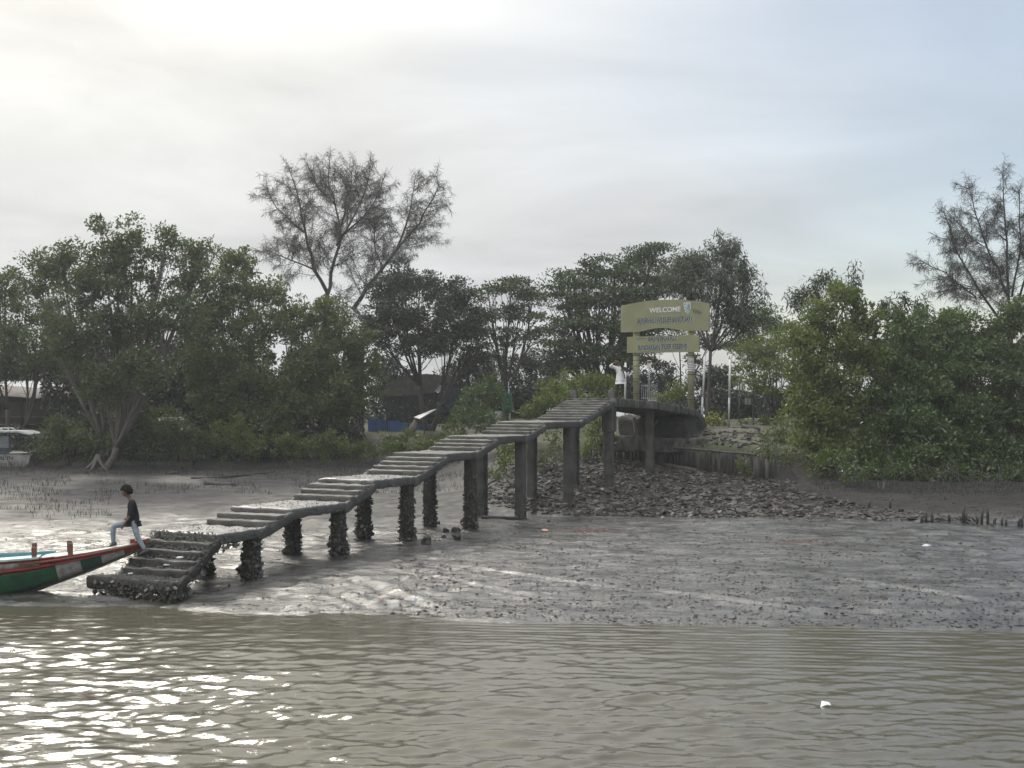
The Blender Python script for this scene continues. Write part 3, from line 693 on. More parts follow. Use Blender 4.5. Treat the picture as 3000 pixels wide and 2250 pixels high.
def place_brick(V, X, Y, r, sc=1.0):
    a = r.uniform(0, 6.28); tx, ty = r.normal(.0, .28), r.normal(0, .28); ca, sa = math.cos(a), math.sin(a)
    Rz = np.array([[ca, -sa, 0], [sa, ca, 0], [0, 0, 1]]); Rx = np.array([[1, 0, 0], [0, math.cos(tx), -math.sin(tx)], [0, math.sin(tx), math.cos(tx)]]); Ry = np.array([[math.cos(ty), 0, math.sin(ty)], [0, 1, 0], [-math.sin(ty), 0, math.cos(ty)]])
    return Rz, Rx @ Ry
# big ones as single bricks
order = sorted(range(len(cand)), key=lambda i: cand[i][1]); idxs = set(rb.choice(order[:3200], 290, replace=False).tolist())
meshes = []
for i, (Vb, Fb) in enumerate(BV):
    me = bpy.data.meshes.new('brick'); me.from_pydata([tuple(v * 1.25) for v in Vb], [], Fb); me.update()
    me.materials.append(M['brick2'] if i % 3 == 0 else (M['brick_red'] if i == 4 else M['brick'])); meshes.append(me)
oV = origin(rub); Vall, Fall = [], []
zc_all = ground(np.array([c[0] for c in cand]), np.array([c[1] for c in cand]))
for i, (X, Y) in enumerate(cand):
    Rz, Rt = place_brick(None, X, Y, rb); zz = zc_all[i] + rb.uniform(-.025, .045)
    if i in idxs:
        o = bpy.data.objects.new('brick', meshes[i % 10]); COL.objects.link(o); o.parent = rub
        o.location = tuple(np.array([X, Y, zz + .03]) - oV); o.rotation_euler = Matrix((Rz @ Rt).tolist()).to_euler()
        s = rb.choice([.7, .85, 1.0, 1.2, 1.7], p=[.25, .3, .25, .14, .06]); o.scale = (s, s, s * .85)
    else:
        Vb, Fb = BV[i % 10]; V = (Vb * rb.choice([.4, .5, .7, .8, 1.0, 1.35]) * rb.uniform(.8, 1.2)) @ (Rz @ Rt).T + [X, Y, zz]; n = len(Vall)
        Vall.extend(V.tolist()); Fall.extend([tuple(n + q for q in f) for f in Fb])
fill = link_mesh('rubble_fill', Vall, Fall, M['brick'], rub); tag(fill, kind='stuff')
fill.data.materials.append(M['brick2']); fill.data.materials.append(M['brick_red'])
mi = np.repeat(rb.choice([0, 0, 0, 0, 1, 1, 2], len(Fall) // 6), 6); fill.data.polygons.foreach_set('material_index', mi.astype(np.int32))

# broken stake row far right
bs = thing('stake_row', (15.3, 49, gz(15.3, 49)), 'broken row of short rotten stakes in the mud at far right', 'stakes')
for k, (x, y, h) in enumerate([(2712, 1500, .42), (2730, 1502, .36), (2820, 1522, .62), (2828, 1528, .35), (2860, 1524, .3), (2875, 1525, .6), (2893, 1528, .62), (2912, 1532, .2), (2935, 1533, .28), (2945, 1535, .22), (2985, 1538, .3), (2994, 1538, .42), (2780, 1512, .3), (2698, 1496, .25), (2608, 1462, .4), (2545, 1480, .3)]):
    Y = 49.2 - (x - 2700) * .004; X = PX(x, Y)
    if x < 2650: Y = 54.5; X = PX(x, Y)
    z = gz(X, Y); MB().tube([(X, Y, z - .2), (X + rr_.uniform(-.03, .03), Y, z + h * .6), (X + rr_.uniform(-.05, .05), Y, z + h)], [.055, .05, .035], 6, jit=.2).build('stake', M['wood_d'], bs, True)

# ------------------------------------------------------------------ vegetation
def unit(v): return v / (np.linalg.norm(v, axis=-1, keepdims=True) + 1e-9)

def leaf_mesh(name, C, D, L, Wd, m, parent, rnd, r, kite=True):
    """C centres, D long directions, L lengths, Wd widths (arrays) -> folded kite leaves"""
    n = len(C); S = unit(np.cross(D, r.normal(size=(n, 3)))); U = np.cross(S, D)
    L = L[:, None]; Wd = Wd[:, None]
    V = np.empty((n, 4, 3)); V[:, 0] = C - D * L * .5; V[:, 1] = C - D * L * .02 + S * Wd * .5 + U * Wd * .12; V[:, 2] = C + D * L * .5; V[:, 3] = C - D * L * .02 - S * Wd * .5 + U * Wd * .12
    Fc = np.arange(n * 4).reshape(n, 4)
    return link_mesh(name, V.reshape(-1, 3), Fc, m, parent, attrs={'rnd': np.repeat(rnd, 4)})

def bez(a, b, c, n):
    t = np.linspace(0, 1, n)[:, None]; return (1 - t) ** 2 * a + 2 * t * (1 - t) * b + t * t * c

KIND = {  # leaf length, width, clump radius (xyz), leaves per clump, droop, clumps per square metre of lobe
    'mangrove': (.22, .105, (.52, .52, .42), 96, .0, 3.0),
    'rain':     (.22, .105, (.95, .95, .27), 120, .0, 2.0),
    'dense':    (.21, .10, (.62, .62, .36), 115, .0, 3.0),
    'droop':    (.34, .065, (.48, .48, .65), 90, -1.1, 2.2),
    'shrub':    (.17, .085, (.32, .32, .32), 44, .25, 6.0),
    'fern':     (.27, .07, (.80, .80, .32), 105, -.2, 2.0),
}
def tree(name, label, cat, base, lobes, kind, lm, bm, seed, trunk_r=.22, fork=.35, dens=1.0, group=None, stems=1, roots=0, twig=1.0, leafscale=1.0):
    """base (px x, px y or None, depth); lobes: (px cx, px cy, px rx, px ry, depth)"""
    r = np.random.default_rng(seed); ll, lw, cr, nl, droop, cd = KIND[kind]; ll *= leafscale; lw *= leafscale
    bx, by, bY = base; bX = PX(bx, bY); bz = gz(bX, bY) if by is None else float(P(bx, by, bY)[2])
    t = thing(name, (bX, bY, bz), label, cat, group); b0 = np.array([bX, bY, bz - .15])
    mb = MB(); C_, CC = [], []; K = []
    cents = [P(l[0], l[1], l[4]) for l in lobes]; zmin = min(c[2] for c in cents)
    top = np.mean(cents, 0)
    forks = []
    for s in range(stems):
        off = np.array([r.uniform(-1, 1), r.uniform(-.6, .6), 0]) * (trunk_r * 2.2 if stems > 1 else 0)
        fz = bz + (zmin - bz) * fork + r.uniform(-.2, .2) * (zmin - bz)
        f = np.array([bX + (top[0] - bX) * .3 + off[0] * (1.1 if trunk_r > .25 else 2.5), bY + (top[1] - bY) * .3 + off[1] * 2, max(fz, bz + .3)])
        mid = (b0 + f) / 2 + np.array([r.normal(0, .25), 0, 0]) * trunk_r * 2 + off * .6
        pts = bez(b0 + off * .4, mid, f, 7); q = trunk_r * (1 if stems == 1 else .7)
        mb.tube(pts, [q * 1.35, q * 1.1, q, q * .95, q * .9, q * .85, q * .8], 8, jit=.06); forks.append(f)
    for k in range(roots):
        a = 2 * math.pi * k / roots + r.uniform(-.2, .2); d = np.array([math.cos(a), math.sin(a), 0]); L = r.uniform(.6, 1.3)
        e = b0 + d * L; e[2] = gz(e[0], e[1]) - .08
        mb.tube(bez(b0 + [0, 0, .9], b0 + d * L * .25 + [0, 0, .35], e, 5), [trunk_r * .5, trunk_r * .4, trunk_r * .3, trunk_r * .22, trunk_r * .15], 6)
    for li, (lc, l) in enumerate(zip(cents, lobes)):
        Y = l[4]; R = np.array([l[2] * Y / F, (l[2] + l[3]) * .5 * Y / F * .85, l[3] * Y / F])
        f = forks[int(np.argmin([abs(q[0] - lc[0]) for q in forks]))]
        ctrl = f * .5 + lc * .5; ctrl[2] = f[2] * .62 + lc[2] * .38 + abs(lc[0] - f[0]) * .1; ctrl[0] = f[0] * .38 + lc[0] * .62
        pts = bez(f, ctrl + r.normal(0, .25, 3), lc, 7); q = trunk_r * (.55 if stems == 1 else .42)
        mb.tube(pts, list(np.linspace(q, q * .28, 7)), 6, jit=.08)
        nc = max(3, int(math.pi * R[0] * R[2] * cd * dens * 1.6))
        d = unit(r.normal(size=(nc, 3))); rad = r.random(nc) ** .42
        ce = lc + d * R * rad[:, None] * (1 + .18 * r.normal(size=(nc, 1)))
        ntw = min(nc, int(14 * twig))
        for j in range(ntw):
            s0 = pts[r.integers(2, 7)]; m_ = (s0 + ce[j]) / 2 + np.array([0, 0, -.12 * np.linalg.norm(ce[j] - s0)]) + r.normal(0, .12, 3)
            mb.tube(bez(s0, m_, ce[j], 4), list(np.linspace(q * .26, .012, 4)), 4, cap=False)
        cnt = r.poisson(nl * r.uniform(.45, 1.45, nc)); idx = np.repeat(np.arange(nc), cnt); n = len(idx)
        o = r.normal(size=(n, 3)); o *= (r.random((n, 1)) ** .5 / (np.linalg.norm(o, axis=1, keepdims=True) + 1e-9)); sc = r.uniform(.65, 1.3, nc)[idx][:, None]
        C_.append(ce[idx] + o * np.array(cr) * sc * 1.15); CC.append(o); K.append((idx * 7919 % 97) / 97.0 * .65 + .35 * r.random(n))
    mb.build('trunk', bm, t, True)
    C_ = np.concatenate(C_); O = np.concatenate(CC); K = np.concatenate(K); n = len(C_)
    keep = C_[:, 2] > ground0(C_[:, 0], C_[:, 1]) + .05; C_, O, K = C_[keep], O[keep], K[keep]; n = len(C_)
    D = unit(O * .8 + r.normal(size=(n, 3)) * .55 + np.array([0, 0, .25 + droop]))
    leaf_mesh('crown', C_, D, ll * r.uniform(.45, 1.45, n), lw * r.uniform(.6, 1.35, n), lm, t, K, r)
    return t

def casuarina(label, base, stems, seed, trunk_r=.2, dens=1.0, blen=2.6):
    """stems: list of pixel polylines from low to tip, at base depth"""
    r = np.random.default_rng(seed); bx, by, Y = base; bX = PX(bx, Y); bz = gz(bX, Y)
    t = thing('casuarina_tree', (bX, Y, bz), label, 'tree'); mb = MB(); C_, D_ = [], []
    b0 = np.array([bX, Y, bz - .1]); f0 = P(stems[0][0][0], stems[0][0][1], Y)
    mb.tube(bez(b0, (b0 + f0) / 2, f0, 5), [trunk_r * 1.3, trunk_r * 1.1, trunk_r, trunk_r * .95, trunk_r * .9], 8)
    def spray(p0, d, L, rad):
        d = d / np.linalg.norm(d); e = p0 + d * L + np.array([0, 0, .10 * L])
        pts = bez(p0, p0 + d * L * .55 + [0, 0, -.06 * L], e, 5); mb.tube(pts, list(np.linspace(rad, .007, 5)), 4, cap=False)
        m = int(46 * L * dens); tt = r.uniform(.12, 1.04, m) ** .8
        a = np.array(pts); ii = np.clip(tt * 4, 0, 3.999); i0 = ii.astype(int); fr = (ii - i0)[:, None]; c = a[i0] * (1 - fr) + a[i0 + 1] * fr
        dd = unit(d * .5 + r.normal(size=(m, 3)) * .6 + np.array([0, 0, -.55])); ln = r.uniform(.16, .6, m)
        C_.append(c + dd * ln[:, None] * .5); D_.append(np.concatenate([dd, ln[:, None]], 1))
    for si, st in enumerate(stems):
        dy0, dy1 = (0, 0) if si == 0 else (0, r.uniform(-2.5, 2.5))
        pts = np.array([P(x, y, Y) + [0, dy0 + (dy1 - dy0) * i / (len(st) - 1), 0] for i, (x, y) in enumerate(st)])
        # resample
        seg = np.linalg.norm(np.diff(pts, axis=0), axis=1); cum = np.concatenate([[0], np.cumsum(seg)]); Ltot = cum[-1]
        N = max(6, int(Ltot / .8)); tt = np.linspace(0, Ltot, N); rp = np.stack([np.interp(tt, cum, pts[:, k]) for k in range(3)], 1); rp[1:-1] += r.normal(0, .05, (N - 2, 3))
        q = trunk_r * .6 * min(1, Ltot / 11); mb.tube(rp, list(np.linspace(q, .02, N)), 6)
        nb = int(Ltot * 4.6)
        for k in range(nb):
            f = r.uniform(.10, 1.0); i = min(N - 2, int(f * (N - 1))); p0 = rp[i] + (rp[i + 1] - rp[i]) * r.random(); dr = unit(rp[i + 1] - rp[i])
            side = r.normal(size=3); side -= dr * (side @ dr); side = unit(side)
            L = blen * (1 - .72 * f) * r.uniform(.5, 1.15); d = side * .85 + dr * .55 + np.array([0, 0, .12])
            spray(p0, d, L, .022)
            for j in range(int(2.2 * L)):
                g = r.uniform(.25, .9); d2 = unit(unit(d) * .6 + r.normal(size=3) * .6 + [0, 0, .15]); spray(p0 + unit(d) * L * g, d2, L * .45 * r.uniform(.6, 1.2), .012)
        for k in range(5): spray(rp[-1] - unit(rp[-1] - rp[-2]) * .3 * k, unit(rp[-1] - rp[-2]) + r.normal(0, .25, 3), .8, .012)
    mb.build('trunk', M['bark_d'], t, True)
    C_ = np.concatenate(C_); D_ = np.concatenate(D_); n = len(C_)
    leaf_mesh('crown', C_, D_[:, :3], D_[:, 3], np.full(n, .019) * r.uniform(.7, 1.4, n), M['needle'], t, r.random(n), r)
    return t

# --- left bank mangroves
tree('mangrove_tree', 'large grey-green mangrove with forked pale trunk and buttress roots at left', 'tree', (287, None, 74.5),
     [(340, 705, 95, 85, 75), (385, 800, 100, 90, 76), (265, 830, 110, 100, 74), (485, 720, 58, 62, 76), (180, 770, 75, 70, 75), (100, 810, 80, 65, 75), (560, 800, 70, 80, 76), (590, 740, 42, 50, 77), (360, 950, 120, 90, 74), (210, 980, 110, 90, 73.5), (500, 940, 95, 90, 75), (300, 1110, 110, 80, 73), (420, 1080, 90, 80, 73)],
     'mangrove', M['leaf_l'], M['bark'], 101, .30, .12, .82, stems=3, roots=7)
tree('mangrove_tree', 'leafy mangrove with thin upper twigs between big mangrove and dark thicket', 'tree', (640, None, 80),
     [(690, 770, 62, 70, 81), (650, 850, 80, 80, 80), (760, 860, 70, 70, 82), (610, 930, 80, 80, 80), (720, 970, 100, 90, 80), (600, 1060, 90, 90, 79), (730, 1090, 110, 90, 79), (640, 1180, 100, 70, 78.5)],
     'mangrove', M['leaf_ol'], M['bark_d'], 102, .2, .3, .95, stems=3)
tree('mangrove_tree', 'rounded olive mangrove crown in front of the fine-needled tree', 'tree', (890, None, 80),
     [(850, 930, 85, 70, 80), (950, 930, 85, 75, 80), (1010, 1010, 80, 75, 79), (900, 1040, 100, 80, 79), (1060, 1090, 75, 70, 79.5), (960, 1130, 110, 80, 78.5), (840, 1150, 100, 80, 79), (1020, 1190, 60, 60, 79)],
     'mangrove', M['leaf_ol'], M['bark_d'], 103, .22, .3, 1.0, stems=3)
tree('mangrove_tree', 'shadowed mangrove cut by left edge of the picture above the shed', 'tree', (30, None, 80),
     [(15, 860, 70, 80, 81), (-50, 940, 90, 90, 82), (60, 960, 80, 75, 80), (110, 1050, 80, 60, 79.5), (10, 1050, 80, 60, 80), (-60, 1080, 80, 60, 80), (150, 930, 60, 60, 80)],
     'mangrove', M['leaf_l'], M['bark_d'], 104, .2, .45, .8, stems=2)
for i, (x, Y, lob, lab) in enumerate([
    (200, 76.5, [(190, 1270, 70, 45, 76), (150, 1310, 60, 40, 75.5), (240, 1300, 60, 40, 75)], 'low glossy bush between white cabin boat and pale trunk'),
    (430, 76.5, [(400, 1230, 80, 70, 76), (470, 1280, 80, 60, 75.5), (360, 1300, 60, 45, 75)], 'dark bush right beside the pale buttressed trunk'),
    (560, 77, [(540, 1270, 70, 60, 76), (590, 1310, 60, 45, 75.5)], 'dark green bush below the leafy mangrove'),
    (700, 76.5, [(700, 1260, 60, 50, 76), (670, 1290, 55, 45, 75.5), (740, 1300, 50, 40, 75.5)], 'tall yellow-green shrub with upright shoots on the mud edge'),
    (800, 78, [(830, 1230, 80, 60, 78), (770, 1250, 60, 55, 78)], 'shadowed bush behind the yellow-green shrub row')]):
    tree('mangrove_bush', lab, 'shrub', (x, None, Y), lob, 'shrub' if i == 3 else 'mangrove', M['leaf_g'] if i == 3 else M['leaf_l'], M['bark_d'], 120 + i, .05, .1, 1.0, 'bushes along the left bank', stems=4)
for i, (x, y, rx, ry, Y, lab) in enumerate([
    (850, 1305, 62, 40, 76.5, 'low olive shrub left of the leaning white stick'), (960, 1305, 60, 42, 76.5, 'low olive shrub with tallest shoots in the front row'),
    (1060, 1318, 60, 27, 77, 'low olive shrub below left end of blue fence'), (1160, 1318, 60, 26, 77, 'low olive shrub below the middle of blue fence'),
    (1190, 1288, 75, 15, 84, 'dull green weeds at foot of the blue fence'), (1300, 1285, 45, 18, 84, 'dull green weeds right of the leaning tin sheet'), (1255, 1312, 58, 28, 77, 'low olive shrub beside the upper stair landing'), (1340, 1300, 55, 36, 76, 'low olive shrub just behind the staircase')]):
    tree('mangrove_shrub', lab, 'shrub', (x, None, Y), [(x - 25, y, rx * .7, ry, Y), (x + 30, y + 5, rx * .7, ry * .85, Y), (x + 5, y - 14, rx * .5, ry * .7, Y)], 'shrub', M['leaf_g'], M['bark'], 140 + i, .03, .1, .9, 'low shrubs along the left mud edge', stems=5)

# --- trees behind
casuarina('tall sparse fine-needled tree with spreading bare limbs above the left mangroves', (955, None, 92),
    [[(955, 875), (975, 780), (1000, 690), (985, 600), (960, 520), (965, 462)], [(960, 860), (920, 790), (890, 680), (870, 590), (840, 500), (835, 475)],
     [(1035, 905), (1110, 800), (1180, 720), (1240, 640), (1290, 560), (1280, 525)], [(890, 680), (840, 640), (790, 590), (765, 540)], [(985, 720), (1050, 610), (1080, 540), (1085, 480)],
     [(1155, 745), (1190, 650), (1205, 570), (1210, 500)], [(920, 790), (850, 760), (790, 735), (760, 720)], [(1000, 690), (1060, 650), (1110, 590), (1130, 530)], [(985, 600), (920, 540), (900, 480)], [(1000, 660), (1020, 560), (1030, 470)], [(955, 875), (1000, 890), (1035, 905)], [(1120, 800), (1090, 700), (1100, 640)]],
    201, .26, .85, 3.0)
casuarina('tall fine-needled tree with ascending spires at the right edge', (2960, None, 84),
    [[(2960, 960), (2955, 880), (2950, 780), (2945, 640), (2940, 500)], [(2955, 870), (2910, 740), (2880, 640), (2860, 530)], [(2925, 930), (2840, 820), (2780, 730), (2740, 630)], [(2965, 870), (2990, 720), (2985, 560)], [(2860, 870), (2780, 810), (2690, 765)],
     [(2985, 880), (3030, 700), (3040, 560)], [(2910, 740), (2850, 690), (2820, 640)], [(2990, 880), (3060, 800), (3090, 700)]],
    202, .2, 1.0, 2.6)
tree('acacia_tree', 'dark brownish spreading tree right of the fine-needled tree', 'tree', (1255, None, 88),
     [(1140, 850, 75, 55, 88), (1230, 840, 90, 50, 89), (1330, 870, 75, 55, 88), (1180, 930, 110, 60, 87), (1300, 950, 110, 70, 87), (1380, 960, 55, 60, 88), (1110, 960, 60, 70, 87), (1230, 1010, 100, 45, 87), (1170, 810, 50, 35, 90), (1390, 1040, 60, 40, 88)],
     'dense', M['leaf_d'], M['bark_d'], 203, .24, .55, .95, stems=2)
tree('rain_tree', 'open domed tree with sky showing through left of the big rain tree', 'tree', (1480, None, 92),
     [(1430, 850, 60, 32, 92), (1500, 840, 70, 32, 92), (1560, 870, 50, 36, 92), (1440, 920, 60, 32, 92), (1520, 920, 75, 34, 92), (1470, 985, 85, 30, 92), (1560, 990, 50, 32, 92), (1420, 1040, 60, 26, 92)],
     'rain', M['leaf_r'], M['bark_d'], 204, .22, .4, .95, twig=1.6)
tree('rain_tree', 'largest dark green rain tree with layered crown behind the man', 'tree', (1745, None, 90),
     [(1700, 800, 75, 45, 90), (1890, 755, 70, 50, 91), (1800, 800, 85, 50, 90), (1930, 820, 70, 50, 90), (1660, 860, 70, 45, 89), (1760, 870, 95, 50, 89), (1870, 870, 90, 50, 89), (1680, 940, 90, 45, 88), (1790, 950, 100, 50, 88), (1640, 1010, 70, 40, 88), (1740, 1030, 100, 45, 88), (1890, 960, 80, 50, 88), (1830, 1050, 90, 45, 88), (1660, 1075, 70, 30, 88), (1920, 735, 40, 30, 91)],
     'rain', M['leaf_r'], M['bark_d'], 205, .34, .35, 1.1, twig=1.3)
tree('eucalyptus_tree', 'grey-green drooping-leaved tree rising behind the signboard', 'tree', (2070, None, 84),
     [(2050, 790, 80, 55, 85), (2120, 740, 60, 50, 86), (2160, 800, 60, 55, 85), (2010, 850, 70, 55, 85), (2110, 860, 90, 60, 84), (2190, 880, 40, 60, 85), (2150, 940, 70, 50, 84), (2000, 780, 45, 45, 86), (2190, 960, 50, 45, 84)],
     'droop', M['leaf_e'], M['bark_d'], 206, .12, .55, 1.25, twig=1.4)
tree('background_tree', 'thin-stemmed tree with bare lower limbs seen through the signboard posts', 'tree', (1960, None, 95),
     [(1900, 1000, 60, 34, 95), (1990, 960, 70, 34, 95), (2080, 1000, 60, 34, 95), (1930, 1070, 40, 18, 95), (2050, 1065, 50, 20, 95)],
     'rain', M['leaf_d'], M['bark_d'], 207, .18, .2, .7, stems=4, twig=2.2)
for i, (x, Y, lob, lab) in enumerate([
    (1400, 99, [(1370, 1090, 70, 45, 99), (1440, 1110, 70, 45, 99), (1400, 1160, 80, 40, 98), (1330, 1130, 50, 40, 99)], 'dim small tree beyond the middle of the stairs'),
    (1560, 99, [(1540, 1070, 70, 45, 99), (1610, 1090, 60, 45, 99), (1560, 1140, 80, 40, 98), (1520, 1180, 50, 30, 98)], 'dim small tree beyond the upper stairs'),
    (2090, 101, [(2050, 1120, 60, 40, 101), (2120, 1110, 60, 45, 101), (2090, 1180, 90, 40, 100), (1990, 1165, 60, 30, 101)], 'dim low tree beyond right signboard post'),
    (1170, 99, [(1140, 1080, 60, 50, 99), (1190, 1130, 50, 40, 99), (1120, 1150, 50, 50, 99)], 'dim small tree left of the thatched hut'),
    (1910, 103, [(1890, 1120, 70, 36, 103), (1950, 1110, 50, 30, 103), (1900, 1170, 80, 30, 102)], 'dim low tree beyond left signboard post')]):
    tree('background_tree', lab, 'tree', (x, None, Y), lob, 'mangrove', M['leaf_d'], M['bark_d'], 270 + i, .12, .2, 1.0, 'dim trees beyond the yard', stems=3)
tree('background_tree', 'shadowy tree between signboard and bright green trees', 'tree', (2230, None, 88),
     [(2220, 930, 60, 50, 88), (2270, 960, 60, 50, 88), (2190, 1010, 60, 40, 88), (2250, 1040, 80, 45, 87)],
     'fern', M['leaf_m'], M['bark_d'], 208, .14, .4, 1.0, stems=3)
tree('feathery_tree', 'feathery green tree with slim dark stems right of the poles', 'tree', (2290, None, 77),
     [(2230, 1010, 65, 36, 77), (2320, 1000, 60, 40, 77), (2200, 1070, 60, 36, 77), (2290, 1070, 75, 40, 76), (2250, 1130, 80, 30, 76), (2350, 1100, 50, 45, 76)],
     'fern', M['leaf_g'], M['bark_d'], 209, .09, .3, 1.0, stems=4)
for i, (x, Y, lob, lm, lab) in enumerate([
    (2420, 67, [(2480, 880, 62, 55, 68), (2420, 930, 80, 60, 68), (2530, 940, 65, 55, 68), (2360, 980, 65, 55, 67.5), (2450, 1020, 90, 70, 67), (2540, 1040, 70, 60, 67), (2370, 1080, 65, 60, 67), (2450, 1130, 90, 60, 66.5), (2350, 1190, 55, 60, 66), (2430, 1230, 80, 60, 66), (2390, 1290, 70, 45, 65.5), (2460, 1320, 60, 40, 65), (2420, 1350, 50, 30, 64)], 'leaf_g', 'tallest bright green mangrove right of the poles'),
    (2620, 68, [(2640, 960, 60, 55, 69), (2580, 1010, 60, 55, 68), (2680, 1010, 60, 60, 69), (2620, 1080, 80, 65, 68), (2560, 1150, 60, 60, 67), (2660, 1160, 80, 60, 67), (2600, 1240, 80, 60, 66.5), (2550, 1300, 60, 45, 66), (2680, 1260, 70, 60, 66), (2620, 1330, 80, 45, 65.5), (2560, 1360, 50, 30, 65), (2690, 1350, 60, 40, 65), (2620, 1385, 60, 28, 64), (2700, 1390, 60, 28, 64)], 'leaf_m', 'mid green mangrove second in the right-hand row'),
    (2790, 68, [(2740, 960, 65, 60, 70), (2810, 950, 60, 60, 71), (2770, 1030, 75, 60, 69), (2850, 1030, 70, 60, 70), (2740, 1110, 75, 65, 68), (2830, 1110, 70, 65, 68), (2760, 1200, 75, 65, 67), (2840, 1210, 75, 65, 67), (2790, 1290, 80, 55, 66), (2870, 1300, 60, 50, 66), (2760, 1350, 60, 40, 65.5), (2840, 1365, 70, 35, 65.5), (2780, 1395, 60, 28, 64), (2860, 1400, 60, 28, 64)], 'leaf_m', 'dense mangrove third in the right-hand row under the fine-needled tree'),
    (2930, 68, [(2920, 960, 60, 60, 71), (2990, 940, 70, 70, 71), (2930, 1050, 65, 60, 69), (3020, 1040, 70, 70, 69), (2910, 1130, 60, 60, 67.5), (2990, 1140, 75, 70, 68), (2930, 1220, 65, 60, 67), (3020, 1230, 70, 70, 67), (2950, 1310, 75, 50, 66), (3040, 1320, 70, 60, 66), (2920, 1370, 60, 35, 65.5), (3000, 1380, 60, 35, 65.5), (2940, 1405, 60, 28, 64), (3020, 1410, 60, 30, 64)], 'leaf_l', 'dark mangrove filling the right edge of the picture')]):
    tree('mangrove_tree', lab, 'tree', (x, None, Y), lob, 'mangrove', M[lm], M['bark'], 220 + i, .13, .15, 1.12, 'mangroves of the right bank', stems=5, roots=5)
tree('slender_tree', 'slender shoots with drooping leaves poking above the bright mangrove', 'tree', (2430, None, 72), [(2360, 860, 22, 40, 72), (2400, 850, 20, 40, 72), (2440, 845, 14, 45, 72), (2500, 835, 12, 38, 72), (2320, 885, 22, 22, 72)], 'droop', M['leaf_e'], M['bark_d'], 230, .08, .5, 1.6)
tree('slender_tree', 'small droop-leaved treetop in the gap between right-hand mangroves', 'tree', (2640, None, 74), [(2640, 900, 20, 32, 74), (2590, 905, 24, 22, 74), (2700, 910, 30, 28, 74)], 'droop', M['leaf_e'], M['bark_d'], 231, .08, .5, 1.5)
# --- shrubs round jetty head and right bank
for i, (x, Y, lob, lm, lab) in enumerate([
    (1700, 74, [(1600, 1150, 35, 34, 74), (1660, 1130, 45, 42, 74), (1730, 1115, 50, 38, 74), (1780, 1135, 40, 40, 74), (1700, 1165, 80, 30, 73)], 'leaf_g', 'bright green bush behind top of stairs and the man'),
    (1590, 76, [(1580, 1180, 35, 30, 76), (1620, 1185, 40, 30, 76), (1545, 1205, 30, 25, 76)], 'leaf_g', 'small bright bush left of the stub post on the stairs'),
    (1740, 67, [(1740, 1250, 40, 45, 67), (1770, 1290, 32, 40, 66.5), (1720, 1310, 32, 35, 66.5)], 'leaf_g', 'green shrub under the upper flight between the piles'),
    (1630, 64, [(1620, 1290, 30, 50, 64), (1640, 1340, 30, 40, 63.5), (1590, 1350, 40, 35, 63.5)], 'leaf_ol', 'twiggy shrub on rubble between fifth and sixth piles'),
    (1480, 64, [(1480, 1320, 42, 40, 64), (1500, 1370, 45, 40, 63), (1450, 1390, 30, 28, 62.5)], 'leaf_ol', 'tangled olive bush left of the rubble slope'),
    (1440, 80, [(1380, 1180, 45, 60, 80), (1440, 1150, 50, 60, 81), (1420, 1230, 60, 45, 79), (1340, 1240, 40, 35, 79)], 'leaf_m', 'loose sunlit bush behind the middle of the stairs'),
    (1985, 75, [(1960, 1160, 40, 28, 75), (1990, 1140, 36, 30, 75), (1940, 1190, 40, 22, 75)], 'leaf_g', 'leafy shrub seen between the signboard posts'),
    (2290, 59.5, [(2290, 1270, 52, 50, 59.5), (2330, 1320, 50, 40, 59), (2260, 1320, 45, 40, 59)], 'leaf_ol', 'twiggy small mangrove standing before the palisade'),
    (2480, 61, [(2480, 1360, 32, 34, 61), (2500, 1395, 28, 26, 60.5)], 'leaf_m', 'small green sapling on mud right of palisade'),
    (2580, 60, [(2560, 1370, 24, 20, 60), (2605, 1365, 22, 24, 60)], 'leaf_m', 'pair-headed sapling on mud before the second mangrove'),
    (2170, 62.3, [(2170, 1355, 14, 24, 62.3), (2185, 1380, 12, 16, 62.3)], 'leaf_ol', 'tiny seedling at foot of the palisade')]):
    tree('shrub', lab, 'shrub', (x, None, Y), lob, 'shrub', M[lm], M['bark'], 240 + i, .04 if i != 10 else .015, .1, 1.0 if i not in (3, 7) else .6, stems=4, twig=1.3)
for i, (x, lob, Y, lab) in enumerate([(2105, [(2090, 1235, 30, 20, 74), (2120, 1235, 22, 24, 74), (2065, 1242, 16, 16, 74)], 74, 'yellow flowering hedge clump between the two poles'), (2240, [(2200, 1240, 35, 16, 76), (2250, 1238, 40, 18, 76), (2290, 1245, 30, 16, 76)], 76, 'yellow-green clipped hedge behind the debris heap')]):
    tree('hedge', lab, 'hedge', (x, None, Y), lob, 'shrub', M['leaf_y'] if i == 0 else M['leaf_g'], M['bark'], 260 + i, .03, .1, 1.1, stems=3)

# --- far thickets that read as one mass
def thicket(name, label, boxes, m, seed):
    r = np.random.default_rng(seed); C_ = []
    for (x0, x1, y0, y1, Y, n) in boxes:
        x = r.uniform(x0, x1, n); t = r.random(n); yt = y0 + (y1 - y0) * .22 * (1 + vnoise(np.stack([x / 45, x * 0, x * 0 + seed], -1), seed))
        y = yt + (y1 - yt) * t; Yd = Y + r.uniform(-2.5, 2.5, n)
        C_.append(np.stack([(x - 1500) / F * Yd, Yd, H - (y - HY) / F * Yd], 1))
    C_ = np.concatenate(C_); n = len(C_); C_ = C_[C_[:, 2] > ground0(C_[:, 0], C_[:, 1]) + .03]; n = len(C_)
    D = unit(r.normal(size=(n, 3)) + [0, 0, .3]); o = leaf_mesh(name, C_, D, r.uniform(.2, .42, n), r.uniform(.1, .18, n), m, None, r.random(n), r)
    return tag(o, label, 'thicket', kind='stuff')
